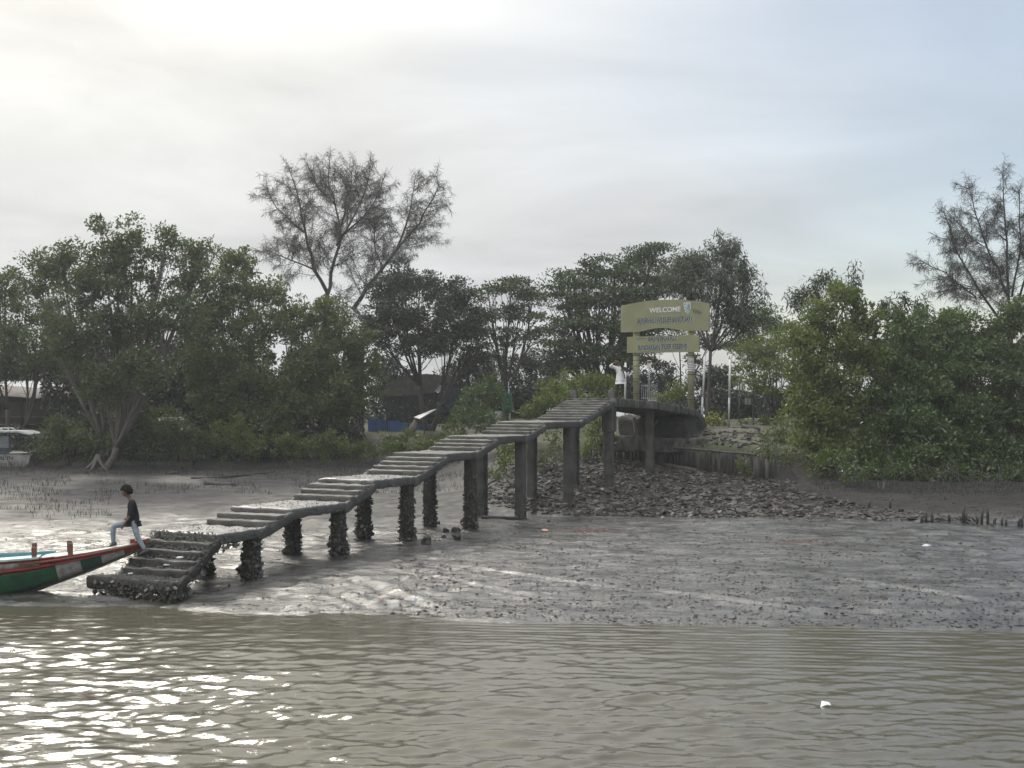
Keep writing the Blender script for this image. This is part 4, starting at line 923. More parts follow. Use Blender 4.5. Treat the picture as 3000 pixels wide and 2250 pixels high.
thicket('thicket', 'dark understorey foliage behind the left mangroves', [(220, 560, 1020, 1220, 88, 8000), (-80, 220, 1000, 1115, 90, 5000), (540, 1065, 960, 1290, 86, 25000), (120, 620, 900, 1200, 86, 16000), (-60, 1060, 1240, 1350, 81, 13000), (180, 440, 1170, 1300, 83, 5000)], M['leaf_d'], 301)
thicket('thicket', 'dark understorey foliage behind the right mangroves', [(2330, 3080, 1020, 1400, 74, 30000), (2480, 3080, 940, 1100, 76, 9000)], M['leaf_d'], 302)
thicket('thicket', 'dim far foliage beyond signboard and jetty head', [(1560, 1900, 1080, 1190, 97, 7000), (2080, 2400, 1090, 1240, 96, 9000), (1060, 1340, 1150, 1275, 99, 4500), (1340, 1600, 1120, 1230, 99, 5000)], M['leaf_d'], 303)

# --- breathing roots, litter, driftwood
r = np.random.default_rng(77); V, Fc = [], []
def spike(X, Y, h, q, mV=None):
    z = gz_fast(X, Y); b = len(V); lx, ly = r.normal(0, .12) * h, r.normal(0, .12) * h
    V.extend([(X - q, Y - q * .6, z - .04), (X + q, Y - q * .6, z - .04), (X, Y + q, z - .04), (X + lx, Y + ly, z + h)]); Fc.extend([(b, b + 1, b + 3), (b + 1, b + 2, b + 3), (b + 2, b, b + 3)])
cand = []
for k in range(9000):
    x = r.uniform(-20, 1350); d = r.random() ** 2.2
    if x < 330 and r.random() < .45: Yc = r.uniform(52, 70)
    else: Yc = 75.5 - d * 14
    if vnoise(np.array([[x / 60, Yc / 2.5, 3.3]]), 8)[0] < -.12 and Yc < 71: continue
    cand.append((PX(x, Yc), Yc))
for k in range(1600):
    x = r.uniform(2380, 3020); cand.append((PX(x, 61), r.uniform(58.5, 63)))
ca = np.array(cand); zz = ground(ca[:, 0], ca[:, 1]); zl = {}
for (X, Y), z in zip(cand, zz):
    h = r.uniform(.08, .26) * (1.9 if (Y > 73 and X < 0) else 1); q = r.uniform(.008, .016); b = len(V); lx, ly = r.normal(0, .12) * h, r.normal(0, .12) * h
    V.extend([(X - q, Y - q * .6, z - .04), (X + q, Y - q * .6, z - .04), (X, Y + q, z - .04), (X + lx, Y + ly, z + h)]); Fc.extend([(b, b + 1, b + 3), (b + 1, b + 2, b + 3), (b + 2, b, b + 3)])
tag(link_mesh('breathing_roots', V, Fc, M['wood_d']), 'thin upright breathing roots sticking out of the mud below the trees', 'roots', kind='stuff')

mbr = MB(); rq = np.random.default_rng(91)
for k in range(110):
    x = rq.uniform(2400, 3040); Y0 = rq.uniform(63, 66); a = np.array([PX(x, Y0), Y0, 0]); a[2] = gz(a[0], a[1]) + rq.uniform(.25, .9); ang = rq.uniform(0, 6.28); L = rq.uniform(.5, 1.6)
    e = a + np.array([math.cos(ang) * L, -abs(math.sin(ang)) * L, 0]); e[2] = gz(e[0], e[1]) - .05
    mbr.tube(bez(a, (a + e) / 2 + [0, 0, rq.uniform(.1, .4)], e, 4), [.022, .02, .016, .012], 4, cap=False)
tag(mbr.build('root_tangle', M['wood_d']), 'tangle of arching bare roots at foot of the right mangroves', 'roots', kind='stuff')
def litter(name, label, pts, size, m, seed):
    r = np.random.default_rng(seed); pts = np.array(pts); z = ground(pts[:, 0], pts[:, 1]); n = len(pts)
    a = r.uniform(0, 6.28, n); L = (.35 + 1.5 * r.random(n) ** 3) * size; w = L * r.uniform(.12, .5, n); hh = r.uniform(.004, .013, n) + L * .05
    d = np.stack([np.cos(a), np.sin(a) * .8, r.normal(0, .1, n)], 1); s = np.stack([-np.sin(a), np.cos(a), r.normal(0, .2, n)], 1)
    c = np.column_stack([pts, z + .004]); up = np.array([0, 0, 1.0])
    V = np.stack([c - d * L[:, None] / 2, c + s * w[:, None] / 2, c + d * L[:, None] / 2, c - s * w[:, None] / 2, c + up * hh[:, None]], 1).reshape(-1, 3)
    i = np.arange(n)[:, None] * 5; Fc = np.concatenate([i + [0, 1, 4], i + [1, 2, 4], i + [2, 3, 4], i + [3, 0, 4]])
    return tag(link_mesh(name, V, Fc, m), label, 'litter', kind='stuff')
pts = []
for k in range(11500):
    x = r.uniform(1150, 3040); y = 1500 + 345 * r.random() ** .85; Y = 4.85 * F / (y - HY); X = PX(x, Y)
    if Y < yw(X) + .1 or Y > 53: continue
    if vnoise(np.array([[X / 1.6, Y / 1.1, 5.5]]), 12)[0] < -.25 and r.random() < .8: continue
    pts.append((X, Y))
litter('mud_litter', 'dark leaf crumbs and clods scattered over the right mud flat', pts, .105, M['litter'], 1)
pts = []
for k in range(2600):
    x = r.uniform(-20, 1300); y = 1540 + 250 * r.random(); Y = 4.85 * F / (y - HY); X = PX(x, Y)
    if Y > yw(X) + .1: pts.append((X, Y))
litter('mud_litter', 'dark clods and crumbs scattered over the left mud', pts, .10, M['litter'], 2)
pts = [(PX(x, 47.5), 47.5 + dy) for x, dy in zip(r.normal(1720, 55, 420), r.normal(0, .35, 420))] + [(PX(x, 44.3), 44.3 + dy) for x, dy in zip(r.normal(2350, 45, 380), r.normal(0, .22, 380))] + [(PX(x, 50.5), 50.5 + dy) for x, dy in zip(r.normal(2500, 90, 300), r.normal(0, .4, 300))]
pts2 = []
for k in range(5200):
    x = r.uniform(2250, 3040); Yq = r.uniform(50, 62.5); pts2.append((PX(x, Yq), Yq))
litter('mud_litter', 'brown leaf litter and broken bits below the right mangroves', pts2, .14, M['litter'], 5)
litter('red_litter', 'reddish-brown leaf drifts lying in streaks on the mud', pts, .07, M['litter_r'], 3)

def log(name, label, pts, rads, m=None, branches=()):
    w = [P(x, y, Y) for x, y, Y in pts]
    for q in w: q[2] = gz(q[0], q[1])
    for (q, rd) in zip(w, rads): q[2] += rd * .6
    t = thing(name, w[0], label, 'driftwood'); MB().tube(w, rads, 7, jit=.18).build('trunk', m or M['wood_d'], t, True)
    for (i, d, L) in branches: MB().tube([w[i], w[i] + np.array(d) * L * .5, w[i] + np.array(d) * L + [0, 0, -.05]], [rads[i] * .6, rads[i] * .4, .015], 5).build('branch', m or M['wood_d'], t, True)
log('driftwood_log', 'thick broken log lying on mud behind the middle stairs', [(602, 1430, 67), (645, 1435, 66.6), (690, 1440, 66.2)], [.13, .12, .09], M['wood'], ((2, (.5, .2, .5), .5), (2, (.6, -.2, .2), .4)))
log('driftwood_branch', 'long thin dark branch on mud above the broken log', [(560, 1420, 70), (650, 1410, 70.5), (730, 1400, 71.5), (800, 1385, 73)], [.05, .05, .06, .03], M['wood_d'], ((1, (-.7, .6, .3), 1.0), (2, (.3, -.8, .1), .8)))
log('driftwood_branch', 'short pale stump root on mud below the tall yellow-green shrub', [(500, 1395, 72), (525, 1380, 72.8)], [.09, .06], M['wood'])
log('driftwood_plank', 'dark beam lying on mud between fourth and fifth piles', [(1412, 1512, 51.6), (1530, 1520, 51.0)], [.075, .06], M['wood_d'])
log('driftwood_log', 'grey beam lying at foot of palisade on the rubble', [(1945, 1358, 66.2), (2040, 1372, 64.6)], [.11, .10], M['wood'])
log('driftwood_log', 'dark charred log on debris heap behind palisade', [(2175, 1262, 69.0), (2225, 1262, 68.5)], [.14, .12], M['wood_d'])
log('driftwood_branch', 'leaning bare dark branch beside tangled bush left of rubble', [(1412, 1420, 60), (1435, 1395, 61.5), (1470, 1370, 63.2)], [.05, .05, .03], M['wood_d'])
def rock(label, x, Y, s, m, name='mud_clod', cat='clod'):
    X = PX(x, Y); z = gz(X, Y); sz = np.array([s, s * .8, s * .7]) / 2
    cs = [np.array([X + a * sz[0] * random.uniform(.7, 1.1), Y + b * sz[1], z - .06 + (0 if k < 4 else s * .95) + random.uniform(-.02, .02)]) for k, (a, b) in enumerate([(-1, -1), (1, -1), (1, 1), (-1, 1)] * 2)]
    V_, F_ = lumpy(cs, s * .34, s * .16, s * .26, s * .35, int(x)); return tag(link_mesh(name, V_, F_, m, None, True), label, cat, 'stone lumps under the jetty')
for (x, Y, s, lab) in ((1340, 44.6, .30, 'largest dark lump beside fourth pile'), (1335, 46.6, .26, 'dark lump behind the largest lump'), (1305, 46.8, .2, 'small dark lump left of the lump pair'), (1300, 45.2, .16, 'smallest dark lump near fourth pile'), (1255, 43.0, .34, 'wide low lump right of third pile'), (1360, 49.2, .3, 'dark lump behind fourth pile'), (1280, 49.6, .22, 'lump on bright mud right of rear third pile'), (705, 37.6, .24, 'lump under the second flight behind first pile'), (1608, 50.2, .14, 'round lump right of the mud-collared pile'), (1580, 47.8, .10, 'small lump by the orange litter')):
    rock(lab, x, Y, s, M['conc_wet'])
def scrap(name, label, x, Y, s, m, dz=.02):
    X = PX(x, Y); z = gz(X, Y) + dz; rs = np.random.default_rng(int(x)); V_ = [(X + a * s * rs.uniform(.7, 1.3), Y + b * s * .7, z + rs.uniform(0, .5) * s) for a, b in ((-1, -.5), (0, -.8), (1, -.4), (.8, .6), (-.6, .7))] + [(X, Y, z + s * .6)]
    return tag(link_mesh(name, V_, [(0, 1, 5), (1, 2, 5), (2, 3, 5), (3, 4, 5), (4, 0, 5), (4, 3, 2, 1, 0)], m), label, 'litter')
scrap('plastic_scrap', 'orange and white plastic scrap on mud below the fifth pile', 1595, 47.0, .12, M['orange'])
scrap('plastic_scrap', 'pale blue plastic scrap near waterline below the third pile', 1215, 33.6, .09, M['plblue'])
scrap('plastic_scrap', 'small orange leaf-like scrap near waterline', 1118, 33.3, .07, M['orange'])
scrap('plastic_scrap', 'white wrapper on mud at far right', 2712, 42.6, .12, M['plwhite'])
scrap('plastic_scrap', 'white scrap on mud right of the rubble foot', 1940, 51.2, .08, M['plwhite'])
def stepscrap(label, s, u, z, sz, m):
    c = J(s, u, z + .012); V_ = [c + np.array(v) * sz for v in ((-1, -.3, 0), (1, -.45, .15), (1.05, .3, .35), (-.9, .35, .2))]
    o = link_mesh('plastic_scrap', V_, [(0, 1, 2, 3)], m); o.modifiers.new('t', 'SOLIDIFY').thickness = .02; return tag(o, label, 'litter')
stepscrap('white plastic scrap on the lowest wide step', .42, 1.75, .60, .06, M['plwhite'])
stepscrap('white wrapper on the third step from the bottom', 1.0, .62, 1.0, .1, M['plwhite'])
stepscrap('pale leaf-like scrap on the second step from the bottom', .75, .85, .83, .08, M['silver'])
fw = tag(link_mesh('floating_bag', [P(2418, 2068, 22.6) * [1, 1, 0] + np.array(v) for v in ((-.09, 0, .0), (.0, -.04, .05), (.09, 0, .03), (.08, .1, .06), (-.04, .12, .08), (.1, .05, .0))], [(0, 1, 4), (1, 2, 3), (1, 3, 4), (2, 5, 3)], M['plwhite']), 'crumpled white plastic floating on the river', 'litter')


# ------------------------------------------------------------------ moored country boat
boat = thing('country_boat', (-12.0, 35.0, 0), 'green and red wooden country boat with bow against the lowest steps', 'boat')
BX = np.array([-19.5, -18, -16.5, -15.0, -13.6, -12.9, -12.1, -11.4, -10.8, -10.3, -9.9, -9.6, -9.38])
ZT = np.array([.90, .90, .90, .91, .93, .96, 1.01, 1.07, 1.14, 1.22, 1.29, 1.35, 1.40])      # sheer
ZB = np.array([-.28, -.30, -.30, -.25, -.10, .0, .20, .46, .68, .88, 1.05, 1.18, 1.27])      # keel
HB = np.array([.70, .78, .82, .82, .78, .73, .64, .53, .42, .31, .21, .13, .085])            # half beam
BY = 35.0
SM = lambda arr, x: np.interp(x, BX, arr)
bxs = np.unique(np.concatenate([np.linspace(-19.5, -13.6, 14), np.linspace(-13.6, -9.38, 40)]))
def hull_pt(x, v, side):      # v 0 keel..1 sheer
    zb, zt, hb = SM(ZB, x), SM(ZT, x), SM(HB, x)
    return np.array([x, BY + side * (hb * (.10 + .90 * v ** .55) if v > 0 else 0.0), zb + (zt - zb) * v])
NVv = 13
def strip(name, m, x0, x1, v0, v1, side, off=0.0, par=boat):
    xx = bxs[(bxs >= x0 - 1e-6) & (bxs <= x1 + 1e-6)]; xx = np.unique(np.concatenate([[x0], xx, [x1]])); vv = np.linspace(v0, v1, max(2, int(round((v1 - v0) * NVv)) + 1)); V = []; Fc = []
    for x in xx:
        for v in vv: V.append(hull_pt(x, v, side) + [0, side * off, 0])
    n = len(vv)
    for i in range(len(xx) - 1):
        for j in range(n - 1):
            f = (i * n + j, (i + 1) * n + j, (i + 1) * n + j + 1, i * n + j + 1); Fc.append(f if side < 0 else f[::-1])
    o = link_mesh(name, V, Fc, m, par, True); so = o.modifiers.new('t', 'SOLIDIFY'); so.thickness = .03; so.offset = -1; return o
for side in (-1, 1):
    strip('hull_planking', M['green'], -19.5, -11.55, .0, .62, side); strip('hull_planking', M['hullwhite'], -11.55, -10.95, .0, .70, side)
    strip('hull_planking', M['tealhull'], -10.95, -10.45, .0, .70, side); strip('hull_planking', M['hullwhite'], -10.45, -9.9, .0, .66, side); strip('hull_planking', M['red'], -9.9, -9.38, .0, .66, side)
    strip('hull_planking', M['red'], -19.5, -11.55, .62, .76, side, .012); strip('hull_planking', M['hullwhite'], -19.5, -11.9, .76, .92, side, .006); strip('hull_planking', M['red'], -11.9, -11.55, .76, .92, side, .012)
    strip('hull_planking', M['red'], -11.55, -9.38, .70, .99, side, .012); strip('hull_planking', M['red'], -19.5, -11.55, .92, 1.0, side, .012)
    # rubbing strakes
    for (xa, xb, v, rr, m) in ((-19.5, -9.5, .70, .028, M['red']), (-12.4, -9.45, .86, .032, M['redwood']), (-19.5, -11.9, .97, .026, M['red'])):
        xx = np.linspace(xa, xb, 24); MB().tube([hull_pt(x, v, side) + [0, side * .03, 0] for x in xx], rr, 7).build('rubbing_strake', m, boat, True)
    # gunwale plank, raised coaming
    xx = np.linspace(-19.5, -11.9, 20); V, Fc = [], []
    for x in xx:
        a = hull_pt(x, 1, side); V += [a + [0, side * .05, .035], a + [0, -side * .16, .075], a + [0, -side * .16, .03], a + [0, side * .05, -.01]]
    for i in range(19):
        for j in range(4): Fc.append((4 * i + j, 4 * i + (j + 1) % 4, 4 * i + 4 + (j + 1) % 4, 4 * i + 4 + j))
    Fc += [(0, 1, 2, 3), (79, 78, 77, 76)]
    link_mesh('gunwale_plank', V, Fc, M['mint'], boat)
    V, Fc = [], []
    for x in xx:
        a = hull_pt(x, 1, side); V += [a + [0, -side * .165, .06], a + [0, -side * .185, .06], a + [0, -side * .185, -.34], a + [0, -side * .165, -.34]]
    for i in range(19):
        for j in range(4): Fc.append((4 * i + j, 4 * i + (j + 1) % 4, 4 * i + 4 + (j + 1) % 4, 4 * i + 4 + j))
    link_mesh('inner_coaming', V, Fc, M['skyblue'], boat)
V, Fc = [], []
xx = np.linspace(-11.95, -9.42, 16)
for x in xx:
    hb = SM(HB, x) * .93; z = SM(ZT, x) + .015; V += [(x, BY - hb, z - .015), (x, BY, z + .01), (x, BY + hb, z - .015)]
for i in range(15): Fc += [(3 * i, 3 * i + 3, 3 * i + 4, 3 * i + 1), (3 * i + 1, 3 * i + 4, 3 * i + 5, 3 * i + 2)]
fd = link_mesh('foredeck', V, Fc, M['mint'], boat); fd.modifiers.new('t', 'SOLIDIFY').thickness = .03
V, Fc = [], []
for x in np.linspace(-19.4, -11.95, 12): V += [(x, BY - SM(HB, x) * .42, .38), (x, BY + SM(HB, x) * .42, .38)]
for i in range(11): Fc.append((2 * i, 2 * i + 2, 2 * i + 3, 2 * i + 1))
link_mesh('bottom_boards', V, Fc, M['redwood'], boat).modifiers.new('t', 'SOLIDIFY').thickness = .03
MB().bar((-11.98, BY - .40, .80), (-11.98, BY + .40, .80), .04, .30).build('bulkhead', M['skyblue'], boat)
MB().tube([np.array([x, BY, SM(ZB, x) - .02]) for x in bxs], .05, 6).build('keel', M['tar'], boat, True)
MB().box((-9.72, BY + .02, 1.385), (.10, .12, .12)).build('cleat', M['red'], boat); MB().box((-9.62, BY - .08, 1.36), (.07, .07, .10)).build('cleat', M['red'], boat)
MB().bar((-9.8, BY, SM(ZT, -9.8) - .03), (-9.30, BY, 1.42), .14, .10).build('stem_head', M['redwood'], boat)
for (x, y) in ((-12.03, BY - .60), (-11.17, BY - .44), (-12.45, BY + .62), (-11.5, BY + .50)):
    z = SM(ZT, x) + .02; MB().box((x, y, z + .12), (.105, .085, .30), ax=(.995, 0, .08), az=(-.02, 0, 1)).build('mooring_post', M['redwood'], boat)
MB().tube(bez(np.array([-12.45, BY + .62, 1.14]), np.array([-12.3, BY + .2, .9]), np.array([-12.03, BY - .6, 1.1]), 8), .012, 5).build('rope', M['wood_d'], boat, True)

# ------------------------------------------------------------------ cabin boat on the mud, left edge
cb = thing('cabin_boat', P(0, 1365, 75.5), 'white cabin launch aground at left edge with dark lettering on hull', 'boat')
CY = 75.5; zm = gz(-27.5, CY) 
def C(x, y, d=0.0): 
    q = P(x, y, CY); q[1] += d; return q
def slab(name, pts, d0, d1, m, par=cb):
    mb = MB(); mb.prism([C(x, y, d0) for x, y in pts], (0, d1 - d0, 0)); return mb.build(name, m, par)
hl = slab('hull', [(-130, 1368), (-130, 1330), (92, 1328), (84, 1356), (78, 1368)], 0, 2.2, M['oldwhite'])
slab('sheer_rail', [(-130, 1331), (-130, 1327), (98, 1325), (98, 1329)], -.05, 2.25, M['dark'])
slab('cabin_side', [(-130, 1327), (-130, 1275), (27, 1275), (27, 1327)], .25, .32, M['bluewall'])
slab('window', [(-20, 1313), (-20, 1278), (22, 1278), (22, 1313)], .21, .245, M['glass'])
slab('deck_rail', [(30, 1328), (30, 1325), (92, 1324), (92, 1327)], -.06, -.02, M['white'])
for x in (26, 75, 82): slab('roof_post', [(x, 1327), (x, 1273), (x + 2.5, 1273), (x + 2.5, 1327)], .2, .26, M['dark'])
slab('canopy', [(-130, 1266), (-130, 1263), (55, 1263), (90, 1272), (88, 1275), (52, 1267)], .0, 2.2, M['tin'])
rl = [C(x, y, .2) for x, y in ((-120, 1256), (34, 1254), (46, 1264))]
MB().tube(rl, .03, 6).build('roof_rail', M['white'], cb, True)
for (xa, ya, xb, yb) in ((18, 1255, 26, 1264), (-2, 1256, 8, 1266), (-30, 1256, -24, 1266)): MB().tube([C(xa, ya, .2), C(xb, yb, .2)], .025, 6).build('roof_rail_strut', M['white'], cb, True)
for (xa, ya, xb, yb) in ((43, 1302, 58, 1312), (58, 1312, 72, 1299)): MB().tube([C(xa, ya, .6), C(xb, yb, .6)], .025, 5).build('prop', M['wood'], cb)
slab('fender_line', [(-20, 1361), (-20, 1359), (16, 1358), (16, 1360)], -.012, -.002, M['dark'])
def ctext(txt, x0, x1, y0, y1, m, par):
    cu = bpy.data.curves.new('t', 'FONT'); cu.body = txt; cu.size = 1; cu.offset = .03; o = bpy.data.objects.new('t', cu); COL.objects.link(o)
    me = bpy.data.meshes.new_from_object(o.evaluated_get(bpy.context.evaluated_depsgraph_get())); bpy.data.objects.remove(o)
    v = np.array([p.co[:] for p in me.vertices]); v[:, :2] -= v[:, :2].min(0); v[:, :2] /= v[:, :2].max(0)
    ob = MB().add([C(x0 + (x1 - x0) * a, y1 + (y0 - y1) * b, -.008) for a, b, _ in v], [tuple(p.vertices) for p in me.polygons]).build('lettering', m, par); ob.modifiers.new('t', 'SOLIDIFY').thickness = .006
ctext('RLYN', -1, 39, 1337, 1347, M['black'], hl)
MB().tube([C(16, 1333, -.03), C(24, 1346, -.06), C(33, 1361, -.03)], .02, 5).build('mooring_rope', M['wood_d'], cb, True)

# ------------------------------------------------------------------ buildings and yard things
def corr(name, a, b, up, m, par, n=30, amp=.035):
    """corrugated sheet: edge a->b, extended by vector up"""
    a, b, up = map(lambda v: np.array(v, float), (a, b, up)); nr = np.cross(b - a, up); nr /= np.linalg.norm(nr); V, Fc = [], []
    for i in range(n * 4 + 1):
        t = i / (n * 4); o = nr * amp * math.sin(i * math.pi / 2); V += [a + (b - a) * t + o, a + (b - a) * t + up + o]
    for i in range(n * 4): Fc.append((2 * i, 2 * i + 2, 2 * i + 3, 2 * i + 1))
    o = link_mesh(name, V, Fc, m, par); o.modifiers.new('t', 'SOLIDIFY').thickness = .01; return o
SYd = 92
sh = thing('lattice_shed', P(60, 1245, SYd), 'long grey shed with corrugated roof and lattice wall behind left mangroves', 'shed')
a, b = P(-60, 1152, SYd), P(196, 1173, SYd); a[2] -= 0; zb = P(0, 1243, SYd)[2]
MB().hexa([(a[0], SYd + .4, zb), (b[0], SYd + .4, zb), (b[0], SYd + 4, zb), (a[0], SYd + 4, zb), (a[0], SYd + .4, a[2] - .1), (b[0], SYd + .4, b[2] - .1), (b[0], SYd + 4, b[2] + .5), (a[0], SYd + 4, a[2] + .5)]).build('wall', M['dwall'], sh)
corr('roof', a + [0, -.5, -.02], b + [.2, -.5, -.02], (0, 3.2, .62), M['rusttin'], sh, 34, .03)
lp = MB()
for x in (0, 62, 132, 190):
    q = P(x, 1243, SYd); MB().tube([q + [0, .1, 0], q + [0, .1, 1.9]], .05, 6).build('post', M['wood_d'], sh)
lt = MB().bar(P(-50, 1222, SYd) + [0, .22, 0], P(150, 1222, SYd) + [0, .22, 0], .05).build('lattice_frame', M['lattice'], sh)
for k in range(46):
    x = -40 + k * 4.2; MB().bar(P(x, 1222, SYd) + [0, .2, 0], P(x + 26, 1178, SYd) + [0, .2, 0], .028, .02).build('lattice_slat', M['lattice'], lt)
th_ = thing('thatched_hut', P(1240, 1275, 97), 'dim thatched hut with dark blue-grey end wall behind the blue fence', 'hut')
HYd = 97; zb = P(0, 1285, HYd)[2]
def hb_(x0, x1, y0, y1, d0, d1, m, nm):
    p0, p1 = P(x0, y1, HYd), P(x1, y0, HYd); return MB().hexa([(p0[0], HYd + d0, p0[2]), (p1[0], HYd + d0, p0[2]), (p1[0], HYd + d1, p0[2]), (p0[0], HYd + d1, p0[2]), (p0[0], HYd + d0, p1[2]), (p1[0], HYd + d0, p1[2]), (p1[0], HYd + d1, p1[2]), (p0[0], HYd + d1, p1[2])]).build(nm, m, th_)
hb_(1130, 1285, 1150, 1285, .3, 4, M['dwall'], 'wall'); hb_(1285, 1343, 1118, 1285, .2, 4, M['bluewall'], 'end_wall')
rp = [(1110, 1160), (1140, 1120), (1190, 1100), (1250, 1095), (1310, 1102), (1348, 1118), (1343, 1124), (1290, 1122), (1270, 1150), (1200, 1160)]
q = MB(); q.prism([P(x, y, HYd) for x, y in rp], (0, 4.4, 0)); q.build('roof', M['thatch'], th_)
hb_(1262, 1300, 1128, 1148, .05, .18, M['tin'], 'awning_sheet')
bf = thing('blue_fence', P(1170, 1290, 88.5), 'blue corrugated tin fence below the thatched hut', 'fence')
zf = P(0, 1296, 88.5)[2]
for k, (xa, xb) in enumerate(((1078, 1124), (1124, 1172), (1172, 1220), (1220, 1268))):
    a, b = P(xa, 1296, 88.5 + k * .05), P(xb, 1296, 88.5 + k * .05); yt = 1228 + k * 5; corr('tin_sheet', a, b, (0, 0, (1296 - yt) * 88.5 / F), M['bluetin'], bf, 8, .03)
for x in (1135, 1196): MB().tube([P(x, 1296, 88.3), P(x, 1170 if x == 1135 else 1225, 88.3)], .045, 6).build('post', M['dark'], bf)
lt = thing('lean_to', P(1220, 1285, 86), 'tilted grey tin sheet propped on a leaning trunk and post before blue fence', 'shelter')
q = MB(); q.prism([P(1212, 1224, 86), P(1229, 1229, 84.8), P(1279, 1200, 84.8), P(1262, 1204, 88)], (0, .0, .05)); q.build('tin_sheet', M['tin'], lt)
MB().tube([P(1195, 1290, 86), P(1205, 1262, 86), P(1228, 1228, 86)], [.32, .26, .22], 8, jit=.1).build('leaning_trunk', M['bark'], lt, True)
MB().tube([P(1243, 1285, 86), P(1244, 1226, 86)], .05, 6).build('post', M['bark'], lt)
st = thing('leaning_stick', P(1075, 1290, 79), 'thin pale stick leaning over shrubs left of blue fence', 'stick'); MB().tube([P(1077, 1290, 79), P(1041, 1226, 79)], [.045, .03], 6).build('shaft', M['wood'], st, True)
rf = thing('far_house', P(620, 1180, 96), 'far low house with pale tin roof glimpsed behind mangrove leaves', 'house')
corr('roof', P(520, 1140, 96), P(705, 1152, 96), (0, 3, .5), M['tin'], rf, 24); MB().hexa([P(525, 1215, 96.3), P(700, 1215, 96.3), P(700, 1215, 100), P(525, 1215, 100), P(525, 1141, 96.3), P(700, 1153, 96.3), P(700, 1153, 100), P(525, 1141, 100)]).build('wall', M['dwall'], rf)
lw_ = thing('white_wall', P(1450, 1230, 95), 'short pale parapet wall glimpsed behind the upper stairs', 'wall')
for (xa, xb, y) in ((1425, 1447, 1207), (1449, 1470, 1205), (1472, 1496, 1206)):
    p0, p1 = P(xa, 1236, 95), P(xb, y, 95); MB().box(((p0[0] + p1[0]) / 2, 95, (p0[2] + p1[2]) / 2), (p1[0] - p0[0], .2, p1[2] - p0[2])).build('panel', M['white'], lw_)
nt_ = thing('green_net', P(1488, 1210, 90), 'dark green netting hung on a pale pole behind the stairs', 'net')
V, Fc = [], []
for i in range(9):
    for j in range(7): V.append(P(1470 + i * 4 + (j - 3) * 1.2, 1150 + j * 10, 90 + .25 * math.sin(i * 1.3 + j * .5)))
for i in range(8):
    for j in range(6): Fc.append((i * 7 + j, (i + 1) * 7 + j, (i + 1) * 7 + j + 1, i * 7 + j + 1))
link_mesh('cloth', V, Fc, M['net'], nt_, True).modifiers.new('t', 'SOLIDIFY').thickness = .02
MB().tube([P(1490, 1225, 90.4), P(1490, 1118, 90.4)], .04, 6).build('pole', M['rail'], nt_, True)
hs = thing('hanging_sign', P(2192, 1260, 78), 'small pair of pale notice boards on a dark post right of poles', 'sign')
MB().tube([P(2207, 1262, 78), P(2209, 1090, 78)], .05, 6).build('post', M['dark'], hs); MB().bar(P(2180, 1163, 78), P(2209, 1163, 78), .04).build('arm', M['dark'], hs)
for x in (2183, 2193): MB().box(P(x + 3, 1176, 77.95), (.15, .03, .34)).build('board', M['tin'], hs)
wf = thing('yard_barrier', P(2240, 1240, 80), 'thin white rail frame standing behind the hedge', 'frame')
for xa, ya, xb, yb in ((2186, 1226, 2292, 1228), (2186, 1226, 2186, 1252), (2240, 1227, 2240, 1252), (2292, 1228, 2292, 1252)): MB().tube([P(xa, ya, 80), P(xb, yb, 80)], .03, 6).build('rail', M['white'], wf)
for i, (x, y0, Y, lab) in enumerate(((2273, 1085, 79, 'dark slim post right of the notice boards'), (2240, 1110, 82, 'dark slim post behind the white rail frame'), (2165, 1120, 84, 'dark slim post left of the notice boards'), (1135, 0, 0, ''))):
    if lab: t = thing('fence_post', P(x, 1262, Y), lab, 'post', 'dark yard posts'); MB().tube([P(x, 1264, Y), P(x + 2, y0, Y)], .06, 6).build('shaft', M['dark'], t, True); MB().tube([P(x + 2, y0, Y), P(x + 2, y0 - 3, Y)], .08, 6).build('cap', M['dark'], t, True)
hf = thing('yard_lamp', P(1905, 1165, 78), 'small pole lamp with red and white panel beyond the left signboard post', 'lamp')
MB().tube([P(1902, 1180, 78), P(1902, 1055, 78)], .04, 6).build('pole', M['rail'], hf, True); MB().box(P(1902, 1066, 77.9), (.22, .05, .40)).build('panel', M['plwhite'], hf); MB().box(P(1902, 1060, 77.86), (.2, .03, .1)).build('red_stripe', M['red'], hf)

# ------------------------------------------------------------------ people
def skin_mesh(name, nodes, edges, m, sub=2, parent=None, root=0):
    """nodes: list of (xyz, rx, ry) ; grown with the Skin modifier and frozen to a mesh"""
    me = bpy.data.meshes.new(name); o = bpy.data.objects.new(name, me); COL.objects.link(o)
    me.from_pydata([tuple(map(float, n[0])) for n in nodes], edges, []); me.update()
    md = o.modifiers.new('s', 'SKIN'); md.use_smooth_shade = True; md.branch_smoothing = .4
    for i, sv in enumerate(me.skin_vertices[0].data):
        sv.radius = (nodes[i][1], nodes[i][2]); sv.use_root = (i == root)
    o.modifiers.new('d', 'SUBSURF').levels = sub
    dg = bpy.context.evaluated_depsgraph_get(); dg.update(); fm = bpy.data.meshes.new_from_object(o.evaluated_get(dg)); bpy.data.objects.remove(o)
    V = np.array([v.co[:] for v in fm.vertices]); Fc = [tuple(p.vertices) for p in fm.polygons]; bpy.data.meshes.remove(fm)
    return V, Fc

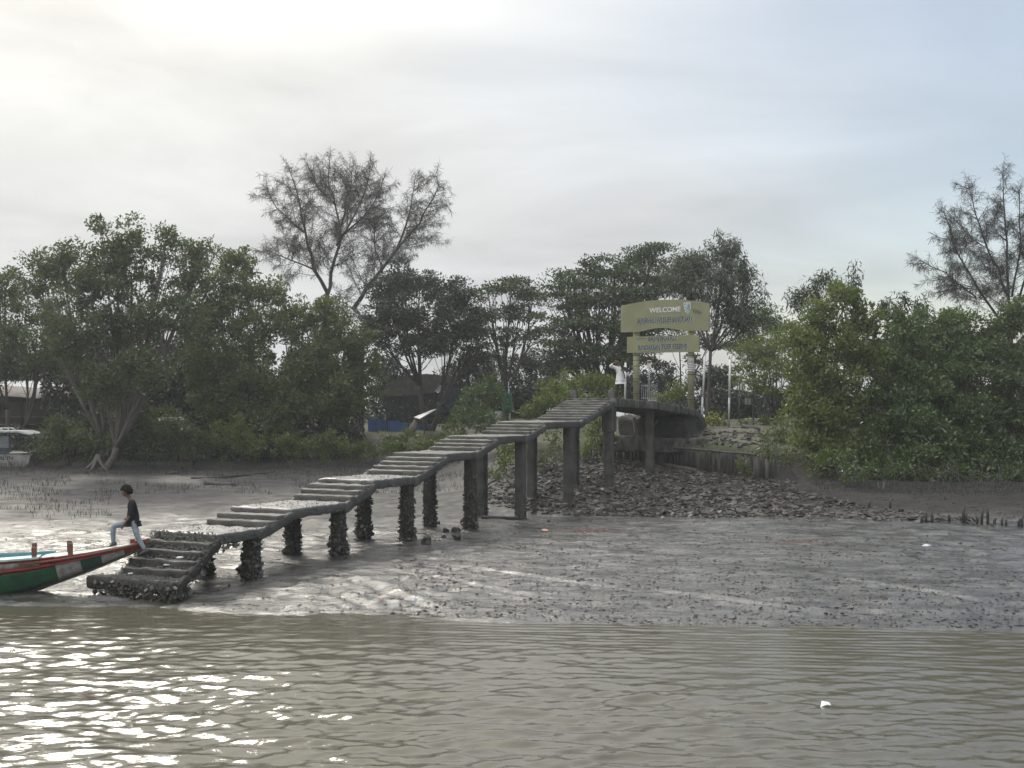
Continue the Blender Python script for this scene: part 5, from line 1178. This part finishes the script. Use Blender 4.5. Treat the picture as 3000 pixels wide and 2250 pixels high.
def head_mesh(c, fwd, up, h):
    """head of height h centred at c, with brow, nose, lips, ears"""
    fwd = unit(np.array(fwd, float)); up = unit(np.array(up, float) - fwd * (np.array(up, float) @ fwd)); rt = np.cross(fwd, up); V = []; Fc = []; nu, nv = 20, 16
    for j in range(nv + 1):
        ph = math.pi * j / nv; z = math.cos(ph); rr = math.sin(ph)
        for i in range(nu):
            a = 2 * math.pi * i / nu; x, y = rr * math.sin(a), rr * math.cos(a)     # y forward
            w = .74 * (1 - .28 * max(0, -z) ** 1.4); dpt = .88 * (1 - .12 * max(0, -z))
            px, py, pz = x * w, y * dpt, z
            if y > .5:
                py += .16 * math.exp(-((x / .16) ** 2 + ((z + .18) / .16) ** 2)) + .05 * math.exp(-((x / .45) ** 2 + ((z - .18) / .08) ** 2)) + .06 * math.exp(-((x / .25) ** 2 + ((z + .48) / .09) ** 2)) - .06 * sum(math.exp(-(((x - e) / .14) ** 2 + ((z - .03) / .10) ** 2)) for e in (-.3, .3))
            if abs(x) > .9 and abs(z) < .3: px *= 1.12
            V.append(c + (rt * px + fwd * py + up * pz) * h / 2)
    for j in range(nv):
        for i in range(nu): Fc.append((j * nu + i, (j + 1) * nu + i, (j + 1) * nu + (i + 1) % nu, j * nu + (i + 1) % nu))
    return V, Fc, (fwd, up, rt)

def hand_nodes(nodes, edges, wrist_i, palm_dir, spread_dir, curl_dir, s=1.0):
    w = np.array(nodes[wrist_i][0]); pd, sd2, cd2 = map(lambda v: unit(np.array(v, float)), (palm_dir, spread_dir, curl_dir))
    nodes.append((w + pd * .05 * s, .036 * s, .022 * s)); pi = len(nodes) - 1; edges.append((wrist_i, pi))
    for k, (o, L) in enumerate(((-.033, .062), (-.011, .075), (.011, .07), (.033, .055))):
        b = w + pd * .095 * s + sd2 * o * s; ids = [pi]
        for q in (b, b + (pd * .75 + cd2 * .5) * L * .5 * s, b + (pd * .9 + cd2 * 1.3) * L * .8 * s): nodes.append((q, .010 * s, .010 * s)); edges.append((ids[-1], len(nodes) - 1)); ids.append(len(nodes) - 1)
    b = w + pd * .035 * s - sd2 * .038 * s; nodes.append((b, .012 * s, .012 * s)); edges.append((pi, len(nodes) - 1)); nodes.append((b + (pd * .7 - sd2 * .6 + cd2 * .4) * .05 * s, .010 * s, .010 * s)); edges.append((len(nodes) - 2, len(nodes) - 1))

def person(label, j, fwd, headfwd, shirt_m, pants_m, sleeve, hairw=1.0, shoes=True, belly=1.0):
    """j: dict of joint positions (world)"""
    N = []; E = []
    def nd(p, r, r2=None): N.append((np.array(p, float), r, r2 or r)); return len(N) - 1
    pel = nd(j['pelvis'], .13, .11); ab_ = nd(j['pelvis'] * .5 + j['chest'] * .5, .125 * belly, .10 * belly); ch = nd(j['chest'], .15, .105); nk = nd(j['neck'], .055); hd = nd(j['head'], .06)
    E += [(pel, ab_), (ab_, ch), (ch, nk), (nk, hd)]
    for s in 'LR':
        a, b_, c_ = nd(j['sh' + s], .062), nd(j['el' + s], .042), nd(j['wr' + s], .028); m1 = nd((j['sh' + s] + j['el' + s]) / 2, .05); m2 = nd((j['el' + s] + j['wr' + s]) / 2, .038); E += [(ch, a), (a, m1), (m1, b_), (b_, m2), (m2, c_)]
        wd = unit(j['wr' + s] - j['el' + s]); sp = unit(np.cross(wd, [0.3, 1, .2])); hand_nodes(N, E, c_, wd, sp, np.cross(sp, wd))
        h_, k_, an = nd(j['hip' + s], .092), nd(j['kn' + s], .058), nd(j['an' + s], .04); t1 = nd((j['hip' + s] + j['kn' + s]) / 2, .078); t2 = nd(j['kn' + s] * .6 + j['an' + s] * .4, .055); E += [(pel, h_), (h_, t1), (t1, k_), (k_, t2), (t2, an)]
        ft = nd(j['an' + s] + j['ft' + s] * .14 + np.array([0, 0, -.06]), .035, .03); E.append((an, ft))
    V, Fc = skin_mesh('body', N, E, M['skin'], 1)
    hv, hf_, (fw, up, rt) = head_mesh(j['head'], headfwd, j['head'] - j['neck'] + np.array([0, 0, .05]), .235)
    n = len(V); V = np.concatenate([V, np.array(hv)]); Fc = Fc + [tuple(n + i for i in f) for f in hf_]
    body = link_mesh('person', V, Fc, M['skin'], None, True); tag(body, label, 'person')
    # hair cap
    hv2, hf2, _ = head_mesh(j['head'] + up * .022 - fw * .03, headfwd, j['head'] - j['neck'] + np.array([0, 0, .05]), .262 * hairw)
    hv2 = np.array(hv2); rel = (hv2 - j['head']); keepz = rel @ up; keepf = rel @ fw
    rr3 = np.random.default_rng(3); hv2 = hv2 + unit(rel) * rr3.uniform(-.008, .022, (len(hv2), 1)); ok = ((keepz > .06) & (keepf < .10)) | ((keepf < -.01) & (keepz > -.07)) | ((keepz > .0) & (keepf < .035))
    f2 = [f for f in hf2 if all(ok[i] for i in f)]; o = link_mesh('hair', hv2, f2, M['hair'], body, True); so = o.modifiers.new('t', 'SOLIDIFY'); so.thickness = .03; so.offset = -1
    # shirt
    N2, E2 = [], []
    def n2(p, r, r2=None): N2.append((np.array(p, float), r, r2 or r)); return len(N2) - 1
    p0 = n2(j['pelvis'] + np.array([0, 0, -.05]) + j.get('hem', np.zeros(3)), .178 * belly, .16 * belly); p0b = n2(j['pelvis'] + np.array([0, 0, .02]), .19 * belly, .165 * belly); p1 = n2(j['pelvis'] * .5 + j['chest'] * .5, .185 * belly, .16 * belly); p2 = n2(j['chest'], .20, .16); p3 = n2(j['neck'] * .75 + j['chest'] * .25, .085, .075); E2 += [(p0, p0b), (p0b, p1), (p1, p2), (p2, p3)]
    for s in 'LR':
        a = n2(j['sh' + s], .085); m1 = n2((j['sh' + s] + j['el' + s]) / 2, .078); e = n2(j['el' + s], .066); E2 += [(p2, a), (a, m1), (m1, e)]
        w = n2(j['el' + s] * (1 - sleeve[s]) + j['wr' + s] * sleeve[s], .058); E2.append((e, w))
    V, Fc = skin_mesh('shirt', N2, E2, shirt_m, 1, root=1); V += (.010 * vnoise(V / .09, 4) + .006 * vnoise(V / .04, 9))[:, None] * unit(V - np.mean(V, 0)); link_mesh('shirt', V, Fc, shirt_m, body, True)
    # trousers
    N3, E3 = [], []
    def n3(p, r, r2=None): N3.append((np.array(p, float), r, r2 or r)); return len(N3) - 1
    w0 = n3(j['pelvis'] + np.array([0, 0, .10]), .145, .125); w1 = n3(j['pelvis'] + np.array([0, 0, -.02]), .15, .13); E3.append((w0, w1))
    for s in 'LR':
        a = n3(j['hip' + s], .108); m1 = n3((j['hip' + s] + j['kn' + s]) / 2, .096); k_ = n3(j['kn' + s], .078); c_ = n3(j['kn' + s] * .5 + j['an' + s] * .5, .07); e = n3(j['an' + s] + np.array([0, 0, .0]), .062); E3 += [(w1, a), (a, m1), (m1, k_), (k_, c_), (c_, e)]
    V, Fc = skin_mesh('trousers', N3, E3, pants_m, 1, root=1); V += (.007 * vnoise(V / .08, 6))[:, None] * unit(V - np.mean(V, 0)); link_mesh('trousers', V, Fc, pants_m, body, True)
    for s in 'LR':
        an, d = j['an' + s], unit(j['ft' + s]); sd3 = unit(np.cross(d, [0, 0, 1])); up3 = np.cross(sd3, d); V, Fc = [], []
        prof = [(-.075, .035, .085), (-.03, .045, .10), (.04, .045, .085), (.11, .052, .055), (.17, .045, .04), (.205, .02, .025)]
        for (x, w, h) in prof:
            b = an + d * x + up3 * (-.075)
            V += [b - sd3 * w, b + sd3 * w, b + sd3 * w * .85 + up3 * h * .7, b + sd3 * w * .4 + up3 * h, b - sd3 * w * .4 + up3 * h, b - sd3 * w * .85 + up3 * h * .7]
        for i in range(5):
            for k in range(6): Fc.append((i * 6 + k, i * 6 + (k + 1) % 6, (i + 1) * 6 + (k + 1) % 6, (i + 1) * 6 + k))
        Fc += [tuple(range(5, -1, -1)), tuple(30 + k for k in range(6))]
        link_mesh('shoe', V, Fc, M['shoe'], body, True)
    return body
Yb = 35.02
q = lambda x, y, d=0.0: P(x, y, Yb + d) 
boyj = dict(pelvis=q(391, 1524), chest=q(390, 1480), neck=q(381, 1460), head=q(369, 1442.5), hem=np.array([.0, 0, .03]),
    shL=q(392, 1471, -.17), shR=q(388, 1473, .17), elL=q(383, 1511, -.24), elR=q(378, 1512, .22), wrL=q(363, 1537, -.20), wrR=q(361, 1527, .16),
    hipL=q(394, 1533, -.10), hipR=q(386, 1530, .08), knL=q(402, 1571, -.17), knR=q(332, 1541, .05), anL=q(427, 1612, -.20), anR=q(333, 1590.5, .04),
    ftL=np.array([-.95, -.12, -.25]), ftR=np.array([-.93, -.05, -.34]))
person('young man in black shirt and faded jeans stepping onto the boat bow', boyj, (-1, 0, 0), (-.93, -.12, -.30), M['navy'], M['jeans'], dict(L=.05, R=.05), 1.07)
Yg = 60.6
q = lambda x, y, d=0.0: P(x, y, Yg + d)
gj = dict(pelvis=q(1818, 1112), chest=q(1817, 1082), neck=q(1812, 1071), head=q(1809, 1060.5), shL=q(1828, 1075, .02), shR=q(1804, 1076, 0), elL=q(1838, 1090, .05), elR=q(1786, 1074, -.12), wrL=q(1837, 1104, -.02), wrR=q(1799, 1063.5, -.2),
    hipL=q(1823.5, 1115), hipR=q(1813, 1115), knL=q(1824, 1137, -.03), knR=q(1808.5, 1137, -.03), anL=q(1824, 1160.5), anR=q(1806, 1160.5), ftL=np.array([.2, -1, -.05]), ftR=np.array([-.25, -1, -.05]))
zg = deck_z(30.4)
dz = zg - (gj['anL'][2] - .078)
for k in gj:
    if k not in ('ftL', 'ftR', 'hem'): gj[k] = gj[k] + np.array([0, 0, dz * (.5 if k.startswith('kn') else (1 if k.startswith('an') else 0))])
g_ = person('man in white shirt and black trousers shading his face on deck', gj, (0, -1, 0), (-.25, -.95, -.1), M['shirtw'], M['black'], dict(L=.85, R=.8), 1.0, belly=1.2)
rifle = thing('slung_rifle', q(1826, 1080, -.3), 'dark brown rifle slung diagonally across the man in white shirt', 'rifle')
a, b = q(1812, 1063, -.26), q(1840, 1089, -.22)
MB().bar(a, a + (b - a) * .42, .028, .028).build('barrel', M['dark'], rifle); MB().bar(a + (b - a) * .28, a + (b - a) * .62, .06, .10).build('fore_end', M['gun'], rifle); MB().bar(a + (b - a) * .6, b, .06, .15).build('stock', M['gun'], rifle)
MB().bar(a + (b - a) * .5 , a + (b - a) * .5 + np.array([-.09, 0, -.15]), .03, .06).build('magazine', M['dark'], rifle)
MB().tube(bez(q(1814, 1066, -.24), q(1829, 1085, -.30), q(1831, 1108, -.18), 8), .022, 6).build('sling', M['black'], rifle, True)

# ------------------------------------------------------------------ hazy morning air
hz = MB().box((0, 4290, 7.6), (12100, 9500, 30)).build('haze', None); tag(hz, 'thin pale morning haze over river and bank', 'haze', kind='stuff')
hm = bpy.data.materials.new('haze_air'); hm.use_nodes = True; t = hm.node_tree; t.nodes.clear(); ho = t.nodes.new('ShaderNodeOutputMaterial'); pv = t.nodes.new('ShaderNodeVolumePrincipled')
pv.inputs['Color'].default_value = (.93, .95, .96, 1); pv.inputs['Density'].default_value = 0.0006; pv.inputs['Anisotropy'].default_value = .55
t.links.new(pv.outputs[0], ho.inputs['Volume']); hz.data.materials.append(hm)
